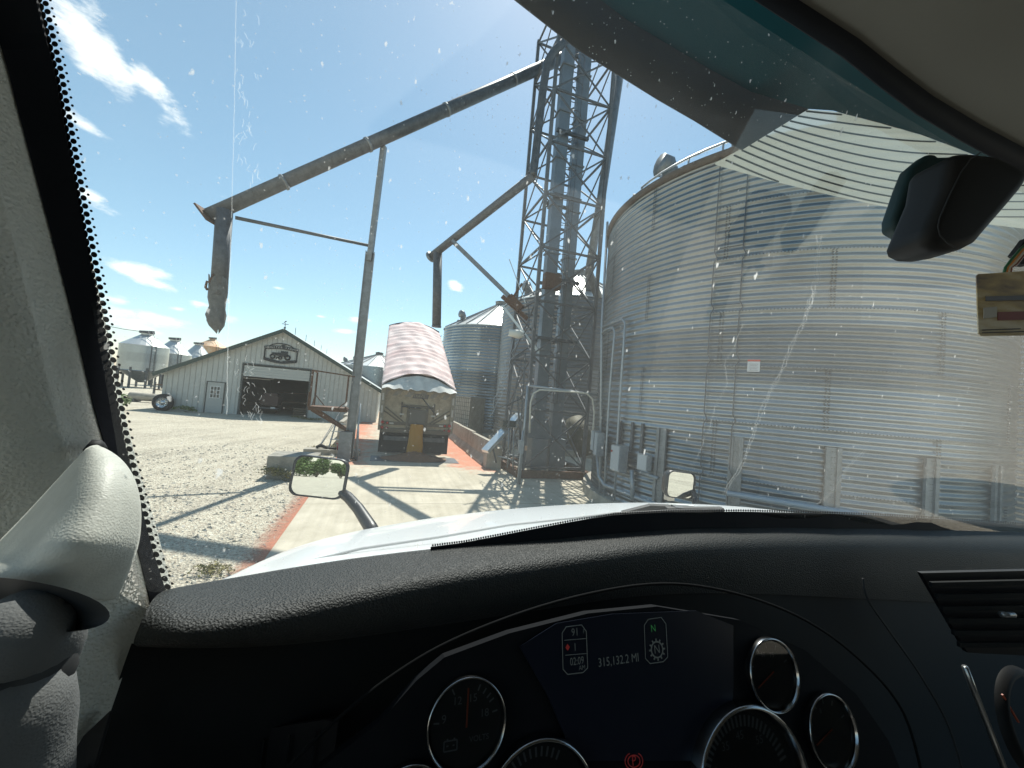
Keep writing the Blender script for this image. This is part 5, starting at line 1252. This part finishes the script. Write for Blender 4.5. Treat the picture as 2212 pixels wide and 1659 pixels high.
def cb(r0_, r1_, f0, f1, z0, z1): shell_.box(cabp((r0_+r1_)/2,(f0+f1)/2,(z0+z1)/2), r1_-r0_, f1-f0, z1-z0, (LA,LB,Z))
cb(-.75,1.75,-1.9,-1.8,-1.4,.75)          # back wall
cb(-.75,1.75,-1.9,.10,.62,.68)            # roof
cb(-.75,1.75,-1.9,.35,-1.4,-1.32)         # floor
cb(-.60,-.55,-1.9,-1.2,-1.4,.7); cb(-.60,-.55,-1.2,.1,-1.4,-.35); cb(-.60,-.55,-1.2,.1,.45,.7)
cb(1.70,1.75,-1.9,-1.1,-1.4,.7); cb(1.70,1.75,-1.1,.4,-1.4,-.35)
shell_.build('cab_shell', CABM, truck)
# exterior sun visor: a curved slab beyond the glass
VIS = mat('visor_teal', (.005,.040,.047), .5, spec=.15)
VLIP = mat('visor_lip', (.010,.0095,.008), .7, noise=.2, nscale=60)
edge = [(1040,-62,.62),(1110,0,.62),(1250,110,.63),(1330,160,.64),(1420,216,.655),(1500,262,.67),(1600,324,.69)]
E0 = [dsrt(*p_) for p_ in edge]
E1 = [dsrt(x+90+.06*(x-1000), y-62, d*.97) for x, y, d in edge]
E1[-1] = dsrt(1742,236,.668)
q = MB(); q.grid([E0, [a.lerp(b,.5) for a,b in zip(E0,E1)], E1]); vl = q.build('sun_visor', VLIP, truck)
sd_ = vl.modifiers.new('t','SOLIDIFY'); sd_.thickness = .006
E2 = [dsrt(x+500, y-420, d*.8) for x, y, d in edge]
edge2 = [(1040,-62),(1110,0),(1250,110),(1330,160),(1420,216),(1500,262),(1600,324)]
top_r = [(1600,324,.69),(1668,282,.70),(1742,236,.72),(1800,240,.74),(1900,266,.77),(1990,292,.80),(2060,318,.83),(2130,345,.86),(2212,378,.9),(2330,420,.95)]
Bq = [dsrt(x+.5,y-1,d) for x,y,d in top_r]; Cq = [dsrt(x+80+(i*6), y-260, d*.8) for i,(x,y,d) in enumerate(top_r)]
CH = E1[:-1] + [dsrt(x,y-1,d) for x,y,d in top_r[2:]]
UP = E2[:-1] + [dsrt(x+150+i*8, y-330, d*.82) for i,(x,y,d) in enumerate(top_r[2:])]
q = MB(); q.grid([CH, [a.lerp(b,.5)-LB*.01 for a,b in zip(CH,UP)], UP]); v2 = q.build('visor_panel', VIS, vl)
# added see-through sheet below the visor, imitating a striped reflection in the windshield
RM = bpy.data.materials.new('ribbed_reflection'); RM.use_nodes = True; t = RM.node_tree; p = t.nodes['Principled BSDF']; p.inputs['Base Color'].default_value = (.36,.38,.32,1); p.inputs['Roughness'].default_value = .5; p.inputs['Alpha'].default_value = .62
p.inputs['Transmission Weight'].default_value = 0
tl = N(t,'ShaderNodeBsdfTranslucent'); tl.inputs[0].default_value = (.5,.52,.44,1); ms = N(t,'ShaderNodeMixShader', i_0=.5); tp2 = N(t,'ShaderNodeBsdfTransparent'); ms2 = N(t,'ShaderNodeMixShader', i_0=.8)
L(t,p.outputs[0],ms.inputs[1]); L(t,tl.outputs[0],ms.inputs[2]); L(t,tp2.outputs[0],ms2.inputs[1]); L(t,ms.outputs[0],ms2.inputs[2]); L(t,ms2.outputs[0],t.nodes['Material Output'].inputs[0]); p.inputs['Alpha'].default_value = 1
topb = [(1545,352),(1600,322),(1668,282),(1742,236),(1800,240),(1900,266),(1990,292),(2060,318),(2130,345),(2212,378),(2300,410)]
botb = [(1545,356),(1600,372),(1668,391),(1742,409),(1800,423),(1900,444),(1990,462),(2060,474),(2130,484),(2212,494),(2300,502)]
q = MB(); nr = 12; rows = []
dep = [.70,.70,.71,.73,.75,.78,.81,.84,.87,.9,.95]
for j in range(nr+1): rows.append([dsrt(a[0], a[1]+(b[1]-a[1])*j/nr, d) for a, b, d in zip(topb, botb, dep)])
q.grid(rows); rp = q.build('ribbed_reflection_panel', RM, vl, fix=False)
rib = MB()  # dark stripes of the imitated reflection, modelled as thin tubes
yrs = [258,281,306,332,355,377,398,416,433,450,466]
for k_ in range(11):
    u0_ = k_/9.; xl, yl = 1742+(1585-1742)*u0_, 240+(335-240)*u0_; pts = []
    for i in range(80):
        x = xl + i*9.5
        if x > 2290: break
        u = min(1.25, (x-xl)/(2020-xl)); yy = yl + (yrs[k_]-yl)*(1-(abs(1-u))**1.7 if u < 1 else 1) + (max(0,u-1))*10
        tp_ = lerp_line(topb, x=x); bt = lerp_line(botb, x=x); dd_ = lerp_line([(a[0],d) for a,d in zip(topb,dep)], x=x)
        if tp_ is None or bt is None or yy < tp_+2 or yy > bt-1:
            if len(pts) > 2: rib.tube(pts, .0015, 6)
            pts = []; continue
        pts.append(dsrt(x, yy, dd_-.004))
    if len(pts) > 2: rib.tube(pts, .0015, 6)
rib.build('reflection_rib', mat('reflection_stripe_dark', (.05,.055,.05), .6), rp)

# sensor housing on the glass
def hull_slab(poly, d, th, M_, nm, par, bevel=.008):
    mb = MB(); mb.prism([dsrt(x, y, d) for x, y in poly], (fwd*th)); o = mb.build(nm, M_, par)
    b_ = o.modifiers.new('b','BEVEL'); b_.width = bevel; b_.segments = 5; b_.limit_method = 'ANGLE'; b_.angle_limit = R_(50); b_.use_clamp_overlap = True
    for p_ in o.data.polygons: p_.use_smooth = True
    return o
CAMB = mat('sensor_black', (.012,.012,.012), .6, spec=.25)
sh = hull_slab([(2060,326),(2108,324),(2160,330),(2205,350),(2240,372),(2216,408),(2182,448),(2140,496),(2120,520),(2095,533),(2060,539),(2030,538),(2008,527),(2002,510),(2014,480),(2048,400)], .40, .05, CAMB, 'camera_housing', truck, .012)
q = MB(); q.tube([dsrt(x,y,.3985) for x,y in [(2118,330),(2098,342),(2076,372),(2050,424),(2030,470),(2026,490),(2030,508),(2046,524),(2064,535)]], .0006, 6); q.build('housing_seam', BLACK, sh)
hull_slab([(1998,338),(2010,328),(2024,331),(2030,336),(2090,334),(2060,470),(2010,530),(1960,510),(1932,495),(1932,470),(1956,400),(1972,360)], .47, .02, mat('sensor_base', (.015,.032,.034), .5, spec=.2), 'housing_base', sh, .006)
# wires
wr = thing('wire_harness', 'loose green, orange and white wires hanging above the card at the right edge', 'wires', dsrt(2205,545,.42))
for i, (c_, M_) in enumerate((((.03,.12,.05),'wire_green'),((.55,.22,.04),'wire_orange'),((.55,.5,.42),'wire_white'),((.2,.08,.05),'wire_brown'))):
    q = MB(); q.tube([dsrt(2225+i*2,520+i*4,.42), dsrt(2204+i*2,538+i*5,.42), dsrt(2184+i*4,562+i*3,.42), dsrt(2172+i*4,578,.42), dsrt(2166+i*5,600,.42)], .0013, 6); q.build('wire', mat(M_, c_, .4), wr)
q = MB(); q.bar(dsrt(2188,556,.425), dsrt(2215,520,.425), .006); q.box(dsrt(2204,562,.43), .012,.008,.012); q.build('connector', BLACK, wr)
# hanging card
cq = [(2110,596),(2114,592),(2250,583),(2262,590),(2268,720),(2258,724),(2120,726),(2114,720)]
cdm = bpy.data.materials.new('printed_card'); cdm.use_nodes = True; t = cdm.node_tree; p = t.nodes['Principled BSDF']; o_ = N(t,'ShaderNodeTexCoord').outputs['Object']
n = N(t,'ShaderNodeTexNoise', i_Scale=38., i_Detail=5.); mpn = N(t,'ShaderNodeMapping'); mpn.inputs['Scale'].default_value = (.5,.5,1.4); L(t,o_,mpn.inputs[0]); L(t,mpn.outputs[0],n.inputs['Vector'])
cr = N(t,'ShaderNodeValToRGB'); e = cr.color_ramp.elements; e[0].position=.35; e[0].color=(.16,.12,.09,1); e[1].position=.65; e[1].color=(.55,.48,.34,1); k_ = cr.color_ramp.elements.new(.5); k_.color=(.42,.31,.14,1)
L(t,n.outputs['Fac'],cr.inputs[0]); L(t,cr.outputs[0],p.inputs['Base Color']); p.inputs['Roughness'].default_value=.4
card = thing('hanging_card', 'small printed card in yellow and brown hanging at the right edge', 'card', dsrt(2190,660,.40))
q = MB(); q.prism([dsrt(x,y,.40) for x,y in cq], fwd*.001); q.build('card_sheet', cdm, card)
def cardrect(x0,y0,x1,y1,nm,M_): 
    q = MB(); q.prism([dsrt(x,y,.3985) for x,y in [(x0,y0),(x1,y0-3),(x1,y1-3),(x0,y1)]], fwd*.0005); q.build(nm, M_, card)
cardrect(2156,674,2270,692,'red_band', mat('card_red',(.20,.06,.05),.5))
cardrect(2122,712,2205,714,'print_line', mat('card_black',(.02,.02,.02),.5)); cardrect(2122,718,2216,720,'print_line', mat('card_black',(.02,.02,.02),.5))
cardrect(2130,640,2262,650,'print_band', mat('card_grey',(.14,.14,.15),.5)); cardrect(2125,665,2154,688,'pale_patch', mat('card_pale',(.4,.38,.33),.5))

# left hood mirror
def rmir(cx, cy, w, h, d, aim, nm_lab, ang):
    c = dsrt(cx, cy, d); view = (c-CAM).normalized(); n_ = (-view+aim.normalized()).normalized()   # normal bisects eye and target
    right_ = V((0,0,1)).cross(n_).normalized() ; up_ = n_.cross(right_).normalized()
    if right_.dot(rgt) < 0: right_ = -right_; 
    # keep roll of the picture
    ca, sa = math.cos(ang), math.sin(ang); right_, up_ = right_*ca+up_*sa, up_*ca-right_*sa
    W2, H2 = w/F*d/2/abs(right_.dot(rgt)), h/F*d/2/max(.5,abs(up_.dot(upv)))
    def rr_(k, s, back):
        pts = []; cr_ = .22*min(W2,H2)*2
        for qx, qy, a0_ in ((1,1,0),(-1,1,90),(-1,-1,180),(1,-1,270)):
            for i in range(6):
                a = R_(a0_+90*i/5); pts.append(c + right_*(qx*(W2*s-cr_)+cr_*math.cos(a)) + up_*(qy*(H2*s-cr_)+cr_*math.sin(a)) - n_*back)
        return pts
    q = MB(); rows = [rr_(0,.93,.0), rr_(0,.95,-.006), rr_(0,1.0,-.004), rr_(0,1.02,.012), rr_(0,.9,.05), rr_(0,.3,.06)]
    q.grid(rows, closed=True); fr = q.build('hood_mirror', mat('mirror_black', (.02,.022,.024), .4), truck); fr['label'] = nm_lab
    q = MB(); q.add(rr_(0,.94,.001), [tuple(range(24))]); q.build('mirror_glass', mat('mirror_silver', (.85,.88,.87), .01, 1.0), fr)
    return fr, c, n_
lm, c, n_ = rmir(689,1031,112,84,1.35, V((-.24,-1.1,-.018)), 'left hood mirror on a curved black arm', R_(-3))
q = MB(); q.tube([dsrt(735,1062,1.37), dsrt(752,1074,1.35), dsrt(775,1100,1.3), dsrt(800,1138,1.24), dsrt(812,1160,1.2)], [.016,.018,.019,.021,.021], 12); q.build('mirror_arm', mat('mirror_black', (.02,.022,.024), .4), lm)
rm, c, n_ = rmir(1471,1048,66,56,1.75, V((.85,-.8,-.12)), 'right hood mirror, small and square, in front of the bin', R_(-4))
q = MB(); q.tube([dsrt(1497,1060,1.77), dsrt(1502,1078,1.72), dsrt(1500,1100,1.68)], .012, 10); q.build('mirror_arm', mat('mirror_black', (.02,.022,.024), .4), rm)
q = MB(); q.box(dsrt(1447,1052,1.8), .035, .03, .12, (LA,LB,Z)); q.build('mirror_back', mat('mirror_chrome', (.5,.5,.5), .2, .9), rm)

# what the mirrors show behind: trees, a white shed, the cab's own white side
q = MB(); q.box(cabp(-1.05,-2.6,-.9), .05, 3.2, 1.6, (LA,LB,Z)); q.build('door_panel', HOODM, truck)
q = MB(); q.lathe(cabp(-.97,-.05,-.86), [(0,.16),(.13,.12),(.2,.04),(.22,-.1),(.2,-.4)], 20, (LA, LB*1.9, Z)); q.build('fender', HOODM, truck)
t_ = thing('white_shed', 'white metal shed seen only in the right hood mirror', 'shed', T(22,-40,0))
q = MB(); q.lbox(14,30,-46,-36,0,5); q.build('wall', WHITE, t_)
q = MB(); q.prism([T(13.7,-35.7,5), T(30.3,-35.7,5), T(22,-35.7,7.5)], -LB*10.6); q.build('roof', STEELR, t_)
TL = mat('tree_leaf', (.045,.085,.02), .7, col2=(.10,.15,.04), nscale=.8)
for k, (r, f, h) in enumerate(((-81,-118,8),(-73,-121,6),(-66,-124,5))):
    shrub('tree', ['leftmost', 'middle', 'rightmost'][k]+' of the green trees reflected in the left hood mirror', T(r,f,0), h*.8, h*.7, h, 4500, TL, 40+k, 'tree', .4, 'trees behind the truck')

# cracks in the glass: thin ribbons lying on its inner face
CRK = bpy.data.materials.new('crack_white'); CRK.use_nodes = True; t = CRK.node_tree; _a = N(t,'ShaderNodeBsdfTranslucent'); _a.inputs[0].default_value = (.95,.95,.92,1); _b = N(t,'ShaderNodeBsdfTransparent'); _c = N(t,'ShaderNodeMixShader', i_0=.17); L(t,_b.outputs[0],_c.inputs[1]); L(t,_a.outputs[0],_c.inputs[2]); L(t,_c.outputs[0],t.nodes['Material Output'].inputs[0])
rnd = random.Random(9)
def crack(pts, w, jit=2.5, dbl=False):
    for off in ((-2.6, 2.6) if dbl else (0,)):
        fine = []
        for (x0,y0),(x1,y1) in zip(pts, pts[1:]):
            n_ = max(2, int(math.hypot(x1-x0,y1-y0)/10))
            for i in range(n_): fine.append((x0+(x1-x0)*i/n_+rnd.uniform(-jit,jit)+off, y0+(y1-y0)*i/n_+rnd.uniform(-jit,jit)))
        P = [p_ for p_ in (on_glass(x, y, .004) for x, y in fine) if p_ is not None]
        if len(P) > 2:
            q = MB(); q.tube(P, w, 4, smooth=False); q.build('glass_crack', CRK, gobj)
crack([(1760,630),(1735,700),(1712,740),(1690,800),(1662,850),(1640,900),(1620,960),(1600,1010),(1572,1050),(1560,1080)], .00035, 2, True)
crack([(2118,1068),(2100,1110)][:0] or [(1868,970),(1830,1010),(1800,1060),(1760,1096)], .00035, 2, True)
crack([(1605,700),(1590,740),(1565,780),(1572,830),(1545,880),(1530,930),(1510,980),(1490,1020)], .00025, 2)
crack([(1770,510),(1765,600),(1740,680)], .0003, 4, True)
crack([(510,0),(506,250),(500,480)], .0002, .5)
crack([(500,480),(496,600),(492,760),(490,905)], .0003, .8)
for i in range(40):
    y = 20+rnd.random()*380; x = 535+rnd.uniform(-22,26); crack([(x,y),(x+rnd.uniform(-8,8),y+rnd.uniform(6,16)),(x+rnd.uniform(-8,8),y+rnd.uniform(16,26))], .00018, 1.5)
for i in range(34):
    y = 760+rnd.random()*150; x = 535+rnd.uniform(-28,40); crack([(x,y),(x+rnd.uniform(-9,9),y+rnd.uniform(5,12)),(x+rnd.uniform(-9,9),y+rnd.uniform(10,20))], .00018, 1.5)
